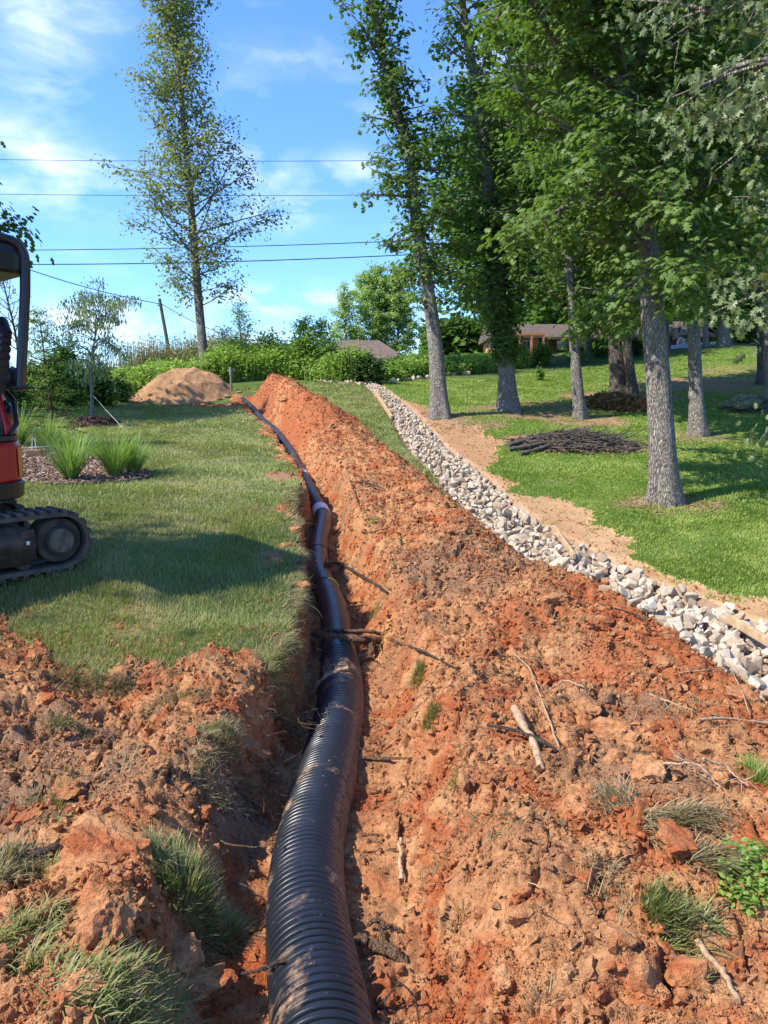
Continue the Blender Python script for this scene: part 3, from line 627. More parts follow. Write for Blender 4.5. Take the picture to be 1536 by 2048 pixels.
def make_tree(name, label, cat, trunk, rad, env, nb=60, h0=.3, nsub=7, lpc=22, clump=.22, leaf=.11, tmpl=OAKS, mleaf=None, mbark=None, up_ang=(-.1, .6), group=None, bias=None, sides=12, flare=.35, ivy=None, lup=.55, droop=0.0, rise=.15, k_lim=1.0, dens=None, subl=.42, twig=True, extra=None, br=1.0):
    """trunk: world points from the ground up; env(t)-> reach (m) at height fraction t"""
    mleaf = mleaf or m_oak; mbark = mbark or m_bark
    tr, s_ = resample(np.column_stack([trunk, rad]), .16); tr = smooth(tr, 4); L = s_[-1]
    b0 = trunk[0]; root = thing(name, label, cat, tuple(b0), 0, group)
    mb = MB(); rr_ = tr[:, 3].copy(); hh_ = np.linspace(0, L, len(tr)); rr_ = rr_*(1+flare*np.exp(-hh_/.28)*1.2+ .12*np.exp(-hh_/.9)); tp = tr[:, :3].copy(); tp[0, 2] -= .12
    # trunk tube with buttressed flare and knobbly girth
    k = sides*2; t_, u_, w_ = frames(tp); th = np.arange(k)/k*2*math.pi
    ph = RS.rand()*6; fl = 1+ (.16*np.cos(th*5+ph)+.09*np.cos(th*3+ph*2))[None, :]*np.exp(-hh_/.30)[:, None] + .035*np.sin(th*2+ph)[None, :]*np.sin(hh_*1.7+ph)[:, None] + (RS.rand(len(tp), k)-.5)*.035
    V = (tp[:, None, :]+(rr_[:, None]*fl)[..., None]*(np.cos(th)[None, :, None]*u_[:, None, :]+np.sin(th)[None, :, None]*w_[:, None, :])).reshape(-1, 3)
    i, j = np.meshgrid(np.arange(len(tp)-1), np.arange(k), indexing='ij'); i = i.ravel(); j = j.ravel(); j2 = (j+1) % k
    mb.add(V, np.stack([i*k+j, i*k+j2, (i+1)*k+j2, (i+1)*k+j], 1)); mb.build('trunk', mbark, root, True, True)
    mb = MB(); lp = []; lo = []
    ga = RS.rand()*6
    for q in range(nb):
        tt = h0+(1-h0)*((q+RS.rand())/nb)**.95; k_ = min(len(tr)-1, int(tt*len(tr))); p = tr[k_, :3]; ga += 2.4+RS.randn()*.5
        a = ga
        if bias is not None: 
            bx, bw = bias; 
            if RS.rand() < bw: a = bx+RS.randn()*.7
        reach = env(tt)*(.55+.55*RS.rand())
        if dens is not None and RS.rand() > dens(tt): continue
        e = up_ang[0]+(up_ang[1]-up_ang[0])*tt+RS.randn()*.16
        d = np.array([math.cos(a)*math.cos(e), math.sin(a)*math.cos(e), math.sin(e)])
        c = curve(p, d, reach, 8, .35, rise); r0 = min(tr[k_, 3]*.55, .018+reach*.017)*br
        mb.tube(c, np.linspace(r0, .006, 8), 5, cap=False)
        ns = max(2, int(nsub*min(1.4, reach/1.6)))
        for s_i in range(ns):
            f = .22+.78*(s_i+RS.rand())/ns; kk = min(7, int(f*7)); q0 = c[kk]
            d2 = (c[min(7, kk+1)]-c[max(0, kk-1)]); d2 /= np.linalg.norm(d2)+1e-9; d2 = d2*.7+RS.randn(3)*np.array([.7, .7, .38]); sl = reach*subl*(1.15-f*.6)*(.6+.6*RS.rand())+.1
            cc = curve(q0, d2, sl, 5, .4, -.05 if not droop else -droop)
            if twig: mb.tube(cc, np.linspace(max(.005, r0*.35), .003, 5), 3, cap=False)
            m = max(3, int(lpc*(.6+.8*RS.rand())*min(1.5, sl/.5)))
            f2 = np.clip(.25+.8*RS.rand(m), 0, 1)*4; i0 = np.minimum(3, f2.astype(int)); fr = (f2-i0)[:, None]
            base_p = cc[i0]*(1-fr)+cc[i0+1]*fr; off = RS.randn(m, 3)*clump*np.array([1, 1, .55])
            lp.append(base_p+off); lo.append(off*.8/clump*.5 + (cc[-1]-q0)*.3)
    if ivy is not None:
        for (t0, t1, n_, rad_) in ivy:
            k_ = (np.array(RS.rand(n_))*(t1-t0)+t0)*(len(tr)-1); k_ = k_.astype(int); a_ = RS.rand(n_)*6.28; rr2 = tr[k_, 3]+np.abs(RS.randn(n_))*rad_
            lp.append(tr[k_, :3]+np.stack([np.cos(a_)*rr2, np.sin(a_)*rr2, RS.randn(n_)*.08], 1)); lo.append(np.stack([np.cos(a_), np.sin(a_), a_*0+.3], 1)*.8)
    if mb.V: mb.build('branches', mbark, root, True, True)
    lp = np.vstack(lp); lo = np.vstack(lo)
    if extra is not None: extra(lp)
    # clumps differ in tone, leaf by leaf
    cl = fbm(lp[:, 0]*1.0+lp[:, 2]*.7, lp[:, 1]+lp[:, 2]*.5, .8, 2, 91); r = np.clip(.25+.5*cl+.35*(RS.rand(len(lp))-.3), 0, .86); r = np.where(RS.rand(len(lp)) < .04, 1.0, r)
    V, F = leaves_at(lp, leaf, tmpl, lup, droop*2.2, lo)
    cr = mesh_np('crown', V, [F], mleaf, False, fattr={'rnd': np.repeat(r, len(tmpl[1]))}); setparent(cr, root)
    return root
def trunk_px(base_px, pts, dlean=0.0, rad_px=None, top=None):
    """trunk line from its foot on the ground through picture points at about the same distance"""
    b = hit(*base_px); d = depth_of(b); out = [b]
    for k_, (u, v) in enumerate(pts): out.append(P(u, v, d+dlean*(k_+1)))
    return np.array(out), d
def envf(ts, rs): return lambda t: float(np.interp(t, ts, rs))
OT = 'oak_tree'
# -- tall sparse poplar left of the trench
tk, d = trunk_px((411, 757), [(405, 690), (397, 600), (389, 500), (381, 400), (373, 310), (362, 200), (352, 100), (347, 0), (340, -110)])
POP = make_tree('poplar_tree', 'tall thin poplar with sparse yellowing leaves behind the tan dirt mound', 'tree', tk, np.array([.175, .16, .15, .14, .12, .10, .075, .06, .045, .015]),
    envf([0, .2, .28, .36, .45, .55, .62, .72, .82, .9, 1], [.8, 1.9, 3.1, 3.3, 2.7, 2.0, 2.4, 2.3, 2.1, 1.9, 1.0]), nb=98, h0=.17, nsub=7, lpc=21, clump=.22, leaf=.13, tmpl=KITE, mleaf=m_pop, mbark=m_bark_p, up_ang=(.15, 1.0), flare=.2, rise=.35, sides=8, br=.5)
# -- two tall narrow oaks on the far side of the stone channel
tk, d = trunk_px((880, 836), [(872, 700), (858, 590), (843, 500), (830, 430), (823, 320), (800, 250), (778, 165), (755, 60), (730, -60), (700, -200)])
make_tree(OT, 'tall narrow oak leaning left, first trunk right of the stone channel', 'tree', tk, np.array([.20, .175, .155, .145, .135, .12, .11, .095, .08, .06, .03]),
    envf([0, .2, .3, .42, .55, .7, .85, 1], [.3, .5, 1.05, 1.35, 1.15, 1.05, .95, .7]), nb=92, h0=.20, nsub=6, lpc=25, clump=.15, leaf=.125, mleaf=m_oak2, ivy=[(.28, .9, 1500, .12)], up_ang=(-.3, .5))
tk, d = trunk_px((1018, 822), [(1012, 740), (1003, 640), (992, 520), (981, 420), (970, 310), (957, 200), (940, 110), (927, 30), (915, -80), (900, -220)])
make_tree(OT, 'tall oak with ivy wrapped round its trunk, second right of the stone channel', 'tree', tk, np.array([.235, .20, .185, .17, .165, .155, .145, .12, .10, .08, .04]),
    envf([0, .15, .25, .38, .5, .7, .85, 1], [.4, .9, 1.3, 1.5, 1.4, 1.35, 1.4, 1.2]), nb=88, h0=.16, nsub=6, lpc=25, clump=.16, leaf=.13, mleaf=m_oak2, mbark=m_bark_p, ivy=[(.10, .40, 3600, .13)], up_ang=(-.35, .6))
# -- slim oak
tk, d = trunk_px((1160, 838), [(1152, 740), (1145, 640), (1138, 520), (1128, 380), (1115, 240), (1100, 100), (1092, 0), (1085, -150)])
make_tree(OT, 'slim pale-barked oak standing behind the grey branch pile', 'tree', tk, np.array([.14, .12, .11, .10, .095, .09, .08, .07, .03]),
    envf([0, .2, .35, .6, 1], [.3, 1.2, 1.9, 2.2, 1.6]), nb=80, h0=.22, nsub=6, lpc=22, clump=.22, leaf=.14, mbark=m_bark_p, mleaf=m_oak2, up_ang=(-.2, .6))
# -- twin dark trunks
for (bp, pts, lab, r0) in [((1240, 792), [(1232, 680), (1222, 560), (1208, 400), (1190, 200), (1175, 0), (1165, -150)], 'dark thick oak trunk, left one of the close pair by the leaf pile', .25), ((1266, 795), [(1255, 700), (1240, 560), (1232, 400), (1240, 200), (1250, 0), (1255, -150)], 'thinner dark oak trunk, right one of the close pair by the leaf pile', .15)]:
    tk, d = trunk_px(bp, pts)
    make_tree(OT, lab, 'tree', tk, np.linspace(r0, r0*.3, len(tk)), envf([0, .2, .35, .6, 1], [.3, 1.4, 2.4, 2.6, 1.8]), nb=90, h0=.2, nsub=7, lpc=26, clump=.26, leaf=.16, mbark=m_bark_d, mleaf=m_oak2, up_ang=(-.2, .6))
# -- the big near oak
tk, d = trunk_px((1330, 1008), [(1325, 900), (1318, 780), (1308, 660), (1297, 530), (1285, 400), (1267, 270), (1252, 150), (1243, 20), (1232, -120), (1225, -280), (1215, -450)])
MAINOAK = make_tree(OT, 'large pale-barked oak in the clover lawn, nearest full trunk', 'tree', tk, np.array([.205, .185, .175, .17, .165, .155, .15, .14, .13, .11, .08, .04]),
    envf([0, .22, .32, .45, .7, 1], [.5, 1.5, 2.3, 2.6, 2.6, 1.8]), nb=98, h0=.29, nsub=8, lpc=34, clump=.14, leaf=.115, tmpl=OAK, mleaf=m_oak, up_ang=(-.35, .6), flare=.28, bias=(-2.2, .35))
# -- oak right of it
tk, d = trunk_px((1395, 873), [(1392, 780), (1388, 680), (1384, 560), (1380, 420), (1378, 260), (1372, 100), (1368, -60), (1365, -200)])
make_tree(OT, 'slender oak with bare tan earth at its foot, right of the large pale one', 'tree', tk, np.array([.165, .145, .135, .13, .125, .115, .10, .08, .04]),
    envf([0, .2, .35, .6, 1], [.3, 1.5, 2.5, 2.7, 1.8]), nb=120, h0=.24, nsub=7, lpc=30, clump=.24, leaf=.14, tmpl=OAKS, mleaf=m_oak, up_ang=(-.3, .6))
# -- right edge trunks
tk, d = trunk_px((1545, 805), [(1541, 700), (1537, 560), (1535, 400), (1533, 250), (1530, 80), (1530, -100)])
make_tree(OT, 'sunlit oak trunk cut by the right edge of the picture', 'tree', tk, np.linspace(.19, .09, len(tk)), envf([0, .25, .4, .6, 1], [.4, 1.5, 2.6, 2.8, 1.8]), nb=110, h0=.33, nsub=7, lpc=28, clump=.26, leaf=.15, mleaf=m_oak, up_ang=(-.2, .6))
tk, d = trunk_px((1529, 770), [(1524, 650), (1518, 520), (1510, 380), (1500, 200), (1490, 0), (1480, -150)])
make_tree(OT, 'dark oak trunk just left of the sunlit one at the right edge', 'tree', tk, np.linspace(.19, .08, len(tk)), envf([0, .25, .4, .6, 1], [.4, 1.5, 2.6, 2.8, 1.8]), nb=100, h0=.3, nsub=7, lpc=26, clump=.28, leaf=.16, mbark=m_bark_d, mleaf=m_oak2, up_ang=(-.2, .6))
# -- trunks on the crest and the woods behind
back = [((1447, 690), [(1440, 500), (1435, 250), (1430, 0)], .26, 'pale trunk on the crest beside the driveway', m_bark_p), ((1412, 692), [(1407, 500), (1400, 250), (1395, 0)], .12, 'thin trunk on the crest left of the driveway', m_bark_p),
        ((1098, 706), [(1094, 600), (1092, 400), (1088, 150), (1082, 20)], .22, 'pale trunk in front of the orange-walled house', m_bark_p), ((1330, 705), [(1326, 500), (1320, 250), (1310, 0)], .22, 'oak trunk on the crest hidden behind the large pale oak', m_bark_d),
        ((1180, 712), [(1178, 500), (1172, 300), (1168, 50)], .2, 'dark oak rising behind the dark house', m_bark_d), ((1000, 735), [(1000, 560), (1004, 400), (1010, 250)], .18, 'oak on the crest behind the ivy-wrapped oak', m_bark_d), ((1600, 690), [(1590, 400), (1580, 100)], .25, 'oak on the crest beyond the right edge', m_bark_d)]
for bp, pts, r0, lab, mbk in back:
    tk, d = trunk_px(bp, pts); hh = tk[-1, 2]-tk[0, 2]
    make_tree(OT, lab, 'tree', tk, np.linspace(r0, r0*.3, len(tk)), envf([0, .2, .4, .7, 1], [.5, 3.2, 5.0, 5.0, 3.0]), nb=70, h0=.24, nsub=7, lpc=30, clump=.5, leaf=.30, mbark=mbk, mleaf=m_oak2, up_ang=(-.15, .7), sides=6, tmpl=KITE)
# -- tree outside the frame on the right whose boughs hang into the picture
hb = np.array([4.75, 5.3, H1(4.75, 5.3)]); tk = np.array([hb, hb+[0, .05, 2], hb+[-.1, .1, 4], hb+[-.2, .1, 6.5], hb+[-.3, .1, 9]])
def boughs(lp): pass
fg = make_tree(OT, 'oak beyond the right edge whose pale-leaved boughs hang into the top right corner', 'tree', tk, np.linspace(.2, .08, 5), envf([0, .3, .5, .8, 1], [.5, 2.3, 2.9, 2.6, 1.5]), nb=85, h0=.30, nsub=8, lpc=30, clump=.14, leaf=.082, tmpl=OAK, mleaf=m_fg, up_ang=(-.15, .5), bias=(math.pi-.15, .45), droop=.35, rise=-.25)
# -- oak outside the frame on the left: its outer leaves show at the left edge, its shade falls on the lawn
hb = hit(-282, 815); tk = np.array([hb, hb+[.2, 0, 1.6], hb+[.4, 0, 3.2], hb+[.5, 0, 4.9], hb+[.6, 0, 6.9]])
make_tree(OT, 'dark oak whose outermost leaves poke in at the left edge', 'tree', tk, np.linspace(.28, .06, 5), envf([0, .5, .65, .85, 1], [.5, 2.6, 3.4, 3.0, 1.2]), nb=80, h0=.48, nsub=8, lpc=24, clump=.27, leaf=.19, mleaf=m_oak2, mbark=m_bark_d, up_ang=(-.3, .6))
# ---------------------------------------------------------------- grass
m_blade = leaf_mat('lawn_blades', (.16, .195, .055), (.34, .36, .13), .3, .5, (.36, .29, .15))
m_clovb = leaf_mat('clover_blades', (.155, .215, .035), (.31, .37, .08), .35, .5, (.28, .26, .08))
m_dry = leaf_mat('dry_grass_blades', (.14, .15, .055), (.34, .28, .15), .25, .6, (.45, .34, .20))
m_weed = leaf_mat('weed_blades', (.17, .28, .05), (.36, .46, .12), .45, .5)
m_orn = leaf_mat('ornamental_blades', (.13, .23, .05), (.30, .42, .11), .35, .45, (.42, .36, .18))
def blades(pos, L, W, lean, dirs=None, segs=2, curl=.5):
    """tapering bent blades: arrays of positions; returns V,F(tris) ; lean 0 upright .. 1 flat"""
    n = len(pos); L = np.broadcast_to(L, (n,)); W = np.broadcast_to(W, (n,))
    a = RS.rand(n)*2*math.pi if dirs is None else dirs
    h = np.stack([np.cos(a), np.sin(a), np.zeros(n)], 1); s = np.stack([-np.sin(a+RS.randn(n)*.5), np.cos(a), np.zeros(n)], 1); s /= np.linalg.norm(s, axis=1)[:, None]
    lean = np.broadcast_to(lean, (n,))
    rings = []; p = pos.copy(); ang = math.pi/2*(1-lean*.5)
    for k in range(segs):
        w_ = W*(1-k/segs*.55)/2; rings += [p-s*w_[:, None], p+s*w_[:, None]]
        st = (L/segs)[:, None]; p = p + st*(h*np.cos(ang)[:, None]+np.array([0, 0, 1.])*np.sin(ang)[:, None]); ang = ang - lean*curl*1.6/segs*1.3
    rings.append(p); V = np.stack(rings, 1)
    F = []
    for k in range(segs-1): F += [[2*k, 2*k+1, 2*k+3], [2*k, 2*k+3, 2*k+2]]
    F.append([2*segs-2, 2*segs-1, 2*segs]); F = np.array(F)
    return V.reshape(-1, 3), (F[None]+(np.arange(n)*(2*segs+1))[:, None, None]).reshape(-1, 3), len(F)
def grass_field(name, n, rmin, rmax, codes, L, Wk, mt, label, cat, dryk, lean=(.2, .9), amin=-34, amax=34, off=.0, Lw=None):
    r = np.exp(RS.rand(n)*(math.log(rmax)-math.log(rmin))+math.log(rmin)); a = np.radians(RS.uniform(amin, amax, n)); x = r*np.sin(a); y = r*np.cos(a)
    M = macro(x, y, True); c = classify(x, y, M); k = np.isin(c, codes); br = bare_at(x, y); k &= RS.rand(n) > br*1.05
    x, y, c, br, r = x[k], y[k], c[k], br[k], r[k]; z = np.ravel(M[0])[k]+micro(x, y, c)-.004; pos = np.stack([x, y, z], 1); n = len(x)
    ln = L*(.55+.8*RS.rand(n))*(.6+.8*fbm(x, y, .9, 2, 95)); W = np.maximum(.0032, Wk*r)*(.7+.6*RS.rand(n))
    cl = fbm(x, y, .35, 3, 96); wind = fbm(x, y, 1.1, 2, 97)*12
    V, F, m = blades(pos, ln, W, lean[0]+(lean[1]-lean[0])*RS.rand(n)*(.5+cl), np.where(RS.rand(n) < .5, wind+RS.randn(n)*.5, RS.rand(n)*6.28))
    big = fbm(x, y, 2.2, 3, 98); v = np.clip(.1+.9*big+.45*(RS.rand(n)-.5), 0, .84); dr = RS.rand(n) < (dryk*(.25+1.6*sstep(fbm(x, y, 1.0, 3, 99), .45, .7))+br*.3); v = np.where(dr, 1.0, v)
    o = mesh_np(name, V, [F], mt, False, fattr={'rnd': np.repeat(v, m)}); tag(o, label, cat, kind='stuff'); return o
grass_field('lawn_grass', 640000, 3.6, 26, [LAWN], .050, .0011, m_blade, 'short mown grass blades covering the left lawn', 'grass', .2)
grass_field('clover_grass', 420000, 5.0, 40, [CLOVER], .042, .0014, m_clovb, 'bright green clover and grass under the oaks', 'grass', .04, (.3, 1.0))
# grass blades strewn over the dug soil next to the lawn edge
n = 60000; r = np.exp(RS.uniform(math.log(2.2), math.log(11), n)); a = np.radians(RS.uniform(-32, 32, n)); x = r*np.sin(a); y = r*np.cos(a)
M = macro(x, y, True); c = classify(x, y, M); dens = np.where(c == SOIL, .03+.75*sstep(fbm(x, y, .33, 3, 101), .56, .68), 0)*sstep(y, 2.4, 4.2) + np.where(c == TRENCH, .5*(M[1] < -.3)*(y > 3.5), 0) + np.where(c == BANK, .30*sstep(fbm(x, y, .30, 3, 102), .62, .70)*(y < 9), 0)
ed = np.zeros(n)
for dx, dy in ((0, .22), (.22, .1), (-.15, .15)): ed = np.maximum(ed, (classify(x+dx, y+dy) == LAWN)*.75)
dens = np.maximum(dens, np.where(c == SOIL, ed, 0)); k = RS.rand(n) < dens
x, y, c = x[k], y[k], c[k]; z = hgt(x, y)-.005; w = fbm(x, y, .4, 2, 104)*14
V, F, m = blades(np.stack([x, y, z], 1), .075*(.5+RS.rand(len(x))), .0038, .5+.5*RS.rand(len(x)), w+RS.randn(len(x))*.6)
tag(mesh_np('dry_grass_litter', V, [F], m_dry, False, fattr={'rnd': np.repeat(RS.rand(len(x))**1.3, m)}), 'dry torn sod grass strewn over the dug soil', 'dry grass', kind='stuff')
# ---------------------------------------------------------------- soil crumbs and clods
def rock_tmpl(seed, npt=16, flat=.7, sub=0, rnd=.25):
    rs = np.random.RandomState(seed); p = rs.randn(npt, 3); p /= np.linalg.norm(p, axis=1)[:, None]; p *= (1-rnd*rs.rand(npt))[:, None]*np.array([1, .8, flat])
    bm = bmesh.new(); vs = [bm.verts.new(q) for q in p]; bmesh.ops.convex_hull(bm, input=vs)
    for v in [v for v in bm.verts if not v.link_faces]: bm.verts.remove(v)
    if sub: bmesh.ops.bevel(bm, geom=bm.edges[:], offset=.03, segments=1, affect='EDGES')
    bmesh.ops.triangulate(bm, faces=bm.faces[:]); bm.verts.index_update(); V = np.array([v.co[:] for v in bm.verts]); F = np.array([[v.index for v in f.verts] for f in bm.faces]); bm.free(); return V, F
def lump_tmpl(seed, sub=2):
    """broken clod: a faceted hull, its faces roughened"""
    V, F = ico(sub); rs = np.random.RandomState(seed+70); nn_ = rs.randn(15, 3); nn_ /= np.linalg.norm(nn_, axis=1)[:, None]; dd_ = .55+.4*rs.rand(15); r = np.min(dd_[None]/np.maximum(.12, V@nn_.T), 1); r = np.minimum(r, 1.15)
    s1 = seed*3.1; d = fbm(V[:, 0]*1.0+s1+V[:, 2]*.8, V[:, 1]-V[:, 2]*.6+s1, .45, 4, seed, .65)-.5; return V*(r*(1+.55*d))[:, None]*np.array([1, .85, .72]), F
m_clod = soil_mat('clod_soil', .05, 1.0); crumb_t = [rock_tmpl(300+i, 9, .8) for i in range(5)]
n = 330000; r = np.exp(RS.uniform(math.log(1.7), math.log(24), n)); a = np.radians(RS.uniform(-33, 33, n)); x = r*np.sin(a); y = r*np.cos(a); M = macro(x, y, True); c = classify(x, y, M)
k = np.isin(c, [SOIL, BANK]) | ((c == TRENCH) & (RS.rand(n) < .4)) | ((c == SAND) & (RS.rand(n) < .12)); sp_ = np.zeros(n, bool)
for dx, dy in ((.18, 0), (-.12, -.25), (.3, -.1), (0, -.45)): sp_ |= np.isin(classify(x+dx, y+dy), [SOIL, BANK, TRENCH])
k |= (c == LAWN) & sp_ & (RS.rand(n) < .45*sstep(fbm(x, y, .4, 3, 109), .40, .62)); k &= RS.rand(n) < .25+1.0*fbm(x, y, .35, 3, 105)
x, y, r = x[k], y[k], r[k]; z = hgt(x, y); S = np.maximum(.0026, .0011*r)*(1+RS.pareto(2.2, len(x))*1.0); S = np.minimum(S, .03)
VA, FA = [], []; off = 0
for i, (tv, tf) in enumerate(crumb_t):
    q = slice(i, None, 5); V, F = scatter(tv, tf, np.stack([x[q], y[q], z[q]+S[q]*.2], 1), rand_rot(len(x[q])), S[q]); VA.append(V); FA.append(F+off); off += len(V)
tag(mesh_np('soil_crumbs', np.vstack(VA), [np.vstack(FA)], m_clod), 'loose crumbs of orange clay strewn over the dug ground', 'soil crumbs', kind='stuff')
lumps = [lump_tmpl(i+1) for i in range(6)]
n = 2600; r = np.exp(RS.uniform(math.log(1.9), math.log(24), n)); a = np.radians(RS.uniform(-33, 33, n)); x = r*np.sin(a); y = r*np.cos(a); M = macro(x, y, True); c = classify(x, y, M); k = (np.isin(c, [SOIL, BANK])) & (RS.rand(n) < .2+.9*fbm(x, y, .6, 2, 106)); x, y = x[k], y[k]; z = hgt(x, y); S = np.minimum(.014*(1+RS.pareto(2.4, len(x))*.7), .06)*np.interp(y, [6, 9, 20], [1, 1.5, 2.6])
VA, FA = [], []; off = 0
for i, (tv, tf) in enumerate(lumps):
    q = slice(i, None, 6); V, F = scatter(tv, tf, np.stack([x[q], y[q], z[q]+S[q]*.1], 1), rand_rot(len(x[q])), S[q]); VA.append(V); FA.append(F+off); off += len(V)
tag(mesh_np('small_clods', np.vstack(VA), [np.vstack(FA)], m_clod, False), 'small clods of clay lying all over the spoil', 'soil clods', kind='stuff')
big_l = lump_tmpl(9, 4); bigs = []
for i in range(5):
    tv, tf = lump_tmpl(11+i, 4); tv = tv*(1+.10*(fbm(tv[:, 0]*1.3+tv[:, 2]+i, tv[:, 1]+tv[:, 2]*.7, .18, 4, i, .7)-.5)*3.2)[:, None]; tv = tv*(1+.16*(fbm(tv[:, 0]+tv[:, 2]*.9+9*i, tv[:, 1]-tv[:, 2]*.8, .09, 3, i+5, .6)-.5))[:, None]; bigs.append((tv, tf))
clods = [(70,1315,.085,1.3,'orange clod lying on the soil at the lawn edge, far left'),(235,1355,.095,1.0,'rounded brown clod standing at the lawn edge behind the sod strip'),(285,1370,.07,1,'darker clod leaning on the right of the rounded brown one'),(240,1255,.05,1.2,'small clod sitting in the grass above the soil edge'),
 (95,1400,.07,1.2,'flat tan clod left of the sod strip'),(320,1530,.08,1.1,'reddish clod in the middle of the left soil'),(500,1500,.11,1.0,'large red clay lump at the trench lip'),(210,1720,.19,1.3,'very large pinkish clay lump in the left foreground'),(215,1835,.10,1.1,'orange clod left of the big grass clump'),
 (365,1920,.10,1.1,'rough clod just in front of the big grass clump'),(150,1990,.08,1.3,'yellowish clod near the bottom left'),(400,1975,.11,1.2,'crumbling clod at the foot of the left bank near the trench'),(55,1640,.07,1.2,'brown clod close to the left edge'),(150,1580,.08,1.1,'brown clod half buried left of centre soil'),
 (1160,1975,.055,1.4,'yellowish stone-like clod resting on a rounder one'),(1165,2010,.055,1.1,'round orange clod under the yellowish one'),(1265,1870,.04,1.,'small red clod below the bright grass tuft'),(1035,1830,.06,1.1,'pinkish clod low on the bank'),(1245,1470,.12,1.1,'large dark brown clod at the hollow in the bank'),
 (1300,1545,.10,1.2,'dark root-bound clod under the hollow'),(1180,1420,.10,1.4,'broad brown clod above the hollow'),(1360,1690,.12,1.2,'brown sod clod between the long dry grass'),(1100,1520,.07,1,'brown clod beside the pale fallen root'),(960,1300,.06,1,'clod on the upper bank near the snapped stick'),
 (1200,1250,.10,1.3,'red clod high on the bank crest'),(1330,1330,.10,1.2,'red-brown clod on the crest beside the stones'),(1490,1400,.12,1.2,'blocky red clod below the stones at the right edge'),(1100,1200,.09,1.2,'clod on the crest where the bank narrows'),(920,1060,.09,1.3,'dark clod on the crest beside the mid stones'),
 (1440,1560,.08,1.1,'loose clod near the right edge'),(1010,1960,.06,1.2,'clod by the curved wire at the bottom'),(870,1500,.05,1.,'small clod on the inner bank face'),(740,1700,.05,1.2,'clod in the trench bottom right of the pipe'),(560,1125,.07,1.3,'sod lump hanging at the trench edge by the far joint'),(590,1060,.07,1.2,'sod lump at the trench edge below the white band'),
 (540,890,.09,1.4,'clod spilled onto the lawn left of the narrow trench'),(440,800,.10,1.3,'clod at the foot of the tan mound'),(620,800,.14,1.2,'clod on the far end of the bank'),(570,800,.12,1.2,'clod on the dark far peak of the bank'),(600,1175,.09,1.4,'reddish sod lump at the trench rim left of the yellow tape'),(575,1095,.10,1.3,'broad sod lump at the trench rim left of the far joint'),(612,1240,.07,1.3,'sod lump at the trench rim just above the thick root'),(600,1020,.08,1.5,'dark lump at the trench rim beside the lower white band')]
for i, (u, v, s_, el_, lab) in enumerate(clods):
    p = hitg(u, v); tv, tf = bigs[i % 5]; R = rotz(RS.rand()*6.28); V = (tv*np.array([el_, 1, .9])*s_)@R.T
    o = mesh_np('soil_clod', V*.9, [tf], m_clod, False); o.location = (p[0], p[1], p[2]+s_*.02); tag(o, lab, 'soil clod', 'large clods on the dug soil')
# ---------------------------------------------------------------- stones of the drainage channel
def stone_mat():
    m, nt, b = mat('white_stone', .85, .3); n1 = tnoise(nt, 3, 4, .6); n2 = tnoise(nt, 30, 6, .7); n3 = tnoise(nt, 7, 4, .6)
    oi = nt.nodes.new('ShaderNodeObjectInfo'); at = attr(nt, 'rnd'); ad = nt.nodes.new('ShaderNodeMath'); ad.operation = 'ADD'; nt.links.new(oi.outputs['Random'], ad.inputs[0]); nt.links.new(at, ad.inputs[1]); fr = nt.nodes.new('ShaderNodeMath'); fr.operation = 'FRACT'; nt.links.new(ad.outputs[0], fr.inputs[0])
    c = ramp(nt, fr.outputs[0], [(0, (.32, .255, .18)), (.35, (.46, .38, .28)), (.7, (.56, .49, .39)), (1, (.40, .28, .17))])
    c = mixc(nt, mrange(nt, n3, .5, .68, 0, .7), c, (.44, .29, .17)); c = mixc(nt, 1.0, c, ramp(nt, n2, [(.3, (.7, .68, .66)), (.5, (1, 1, 1)), (.72, (1.15, 1.15, 1.15))]), 'MULTIPLY')
    nt.links.new(c, b.inputs['Base Color']); bump(nt, b, n2, .5, .01); return m
m_stone = stone_mat(); stones = [rock_tmpl(500+i, 13+i % 5, .62, 1) for i in range(9)]
CHf, _q = resample(CH[::-1], .03); nst = 4300; rs_ = RS.rand(nst)**1.0; ix = (rs_*(len(CHf)-2)).astype(int); p = CHf[ix]; t = CHf[ix+1]-CHf[ix]; t /= np.linalg.norm(t, axis=1)[:, None]; nrm = np.stack([t[:, 1], -t[:, 0]], 1)
hwv = np.interp(p[:, 1], [3, 5, 8, 11, 16, 20, 25], [.70, .66, .56, .46, .35, .26, .19]); lat = RS.uniform(-1, 1, nst); xy = p+nrm*(lat*hwv)[:, None]; keep = xy[:, 1] > 3.2; xy, lat = xy[keep], lat[keep]
S = np.interp(xy[:, 1], [3, 7, 12, 20], [.085, .085, .072, .058])*(.40+.85*RS.rand(len(xy))); S = np.where(RS.rand(len(xy)) < .12, S*1.35, S)
lay = RS.rand(len(xy)); z = np.ravel(macro(xy[:, 0], xy[:, 1])) + S*.25 + lay*.13*(1-np.abs(lat)*.5); order = np.argsort(xy[:, 1]-lay*2.0); sg = rand_rot(len(xy)); tilt = RS.rand(len(xy)); meshes = []
for i, (tv, tf) in enumerate(stones):
    me = bpy.data.meshes.new('riprap_stone'); me.from_pydata(tv.tolist(), [], tf.tolist()); me.materials.append(m_stone); me.update(); meshes.append(me)
inframe = [i for i in order if abs(xy[i, 0])/xy[i, 1] < .54][:270]
for i in inframe:
    o = bpy.data.objects.new('riprap_stone', meshes[i % 9]); COL.objects.link(o); o.location = (xy[i, 0], xy[i, 1], z[i]); o.rotation_euler = Matrix(sg[i].tolist()).to_euler(); o.scale = (S[i],)*3
    tag(o, 'rough whitish stone among the others filling the drainage channel', 'stone', 'white stones filling the drainage channel')
rest = np.array(sorted(set(range(len(xy)))-set(inframe))); VA, FA, RA = [], [], []; off = 0
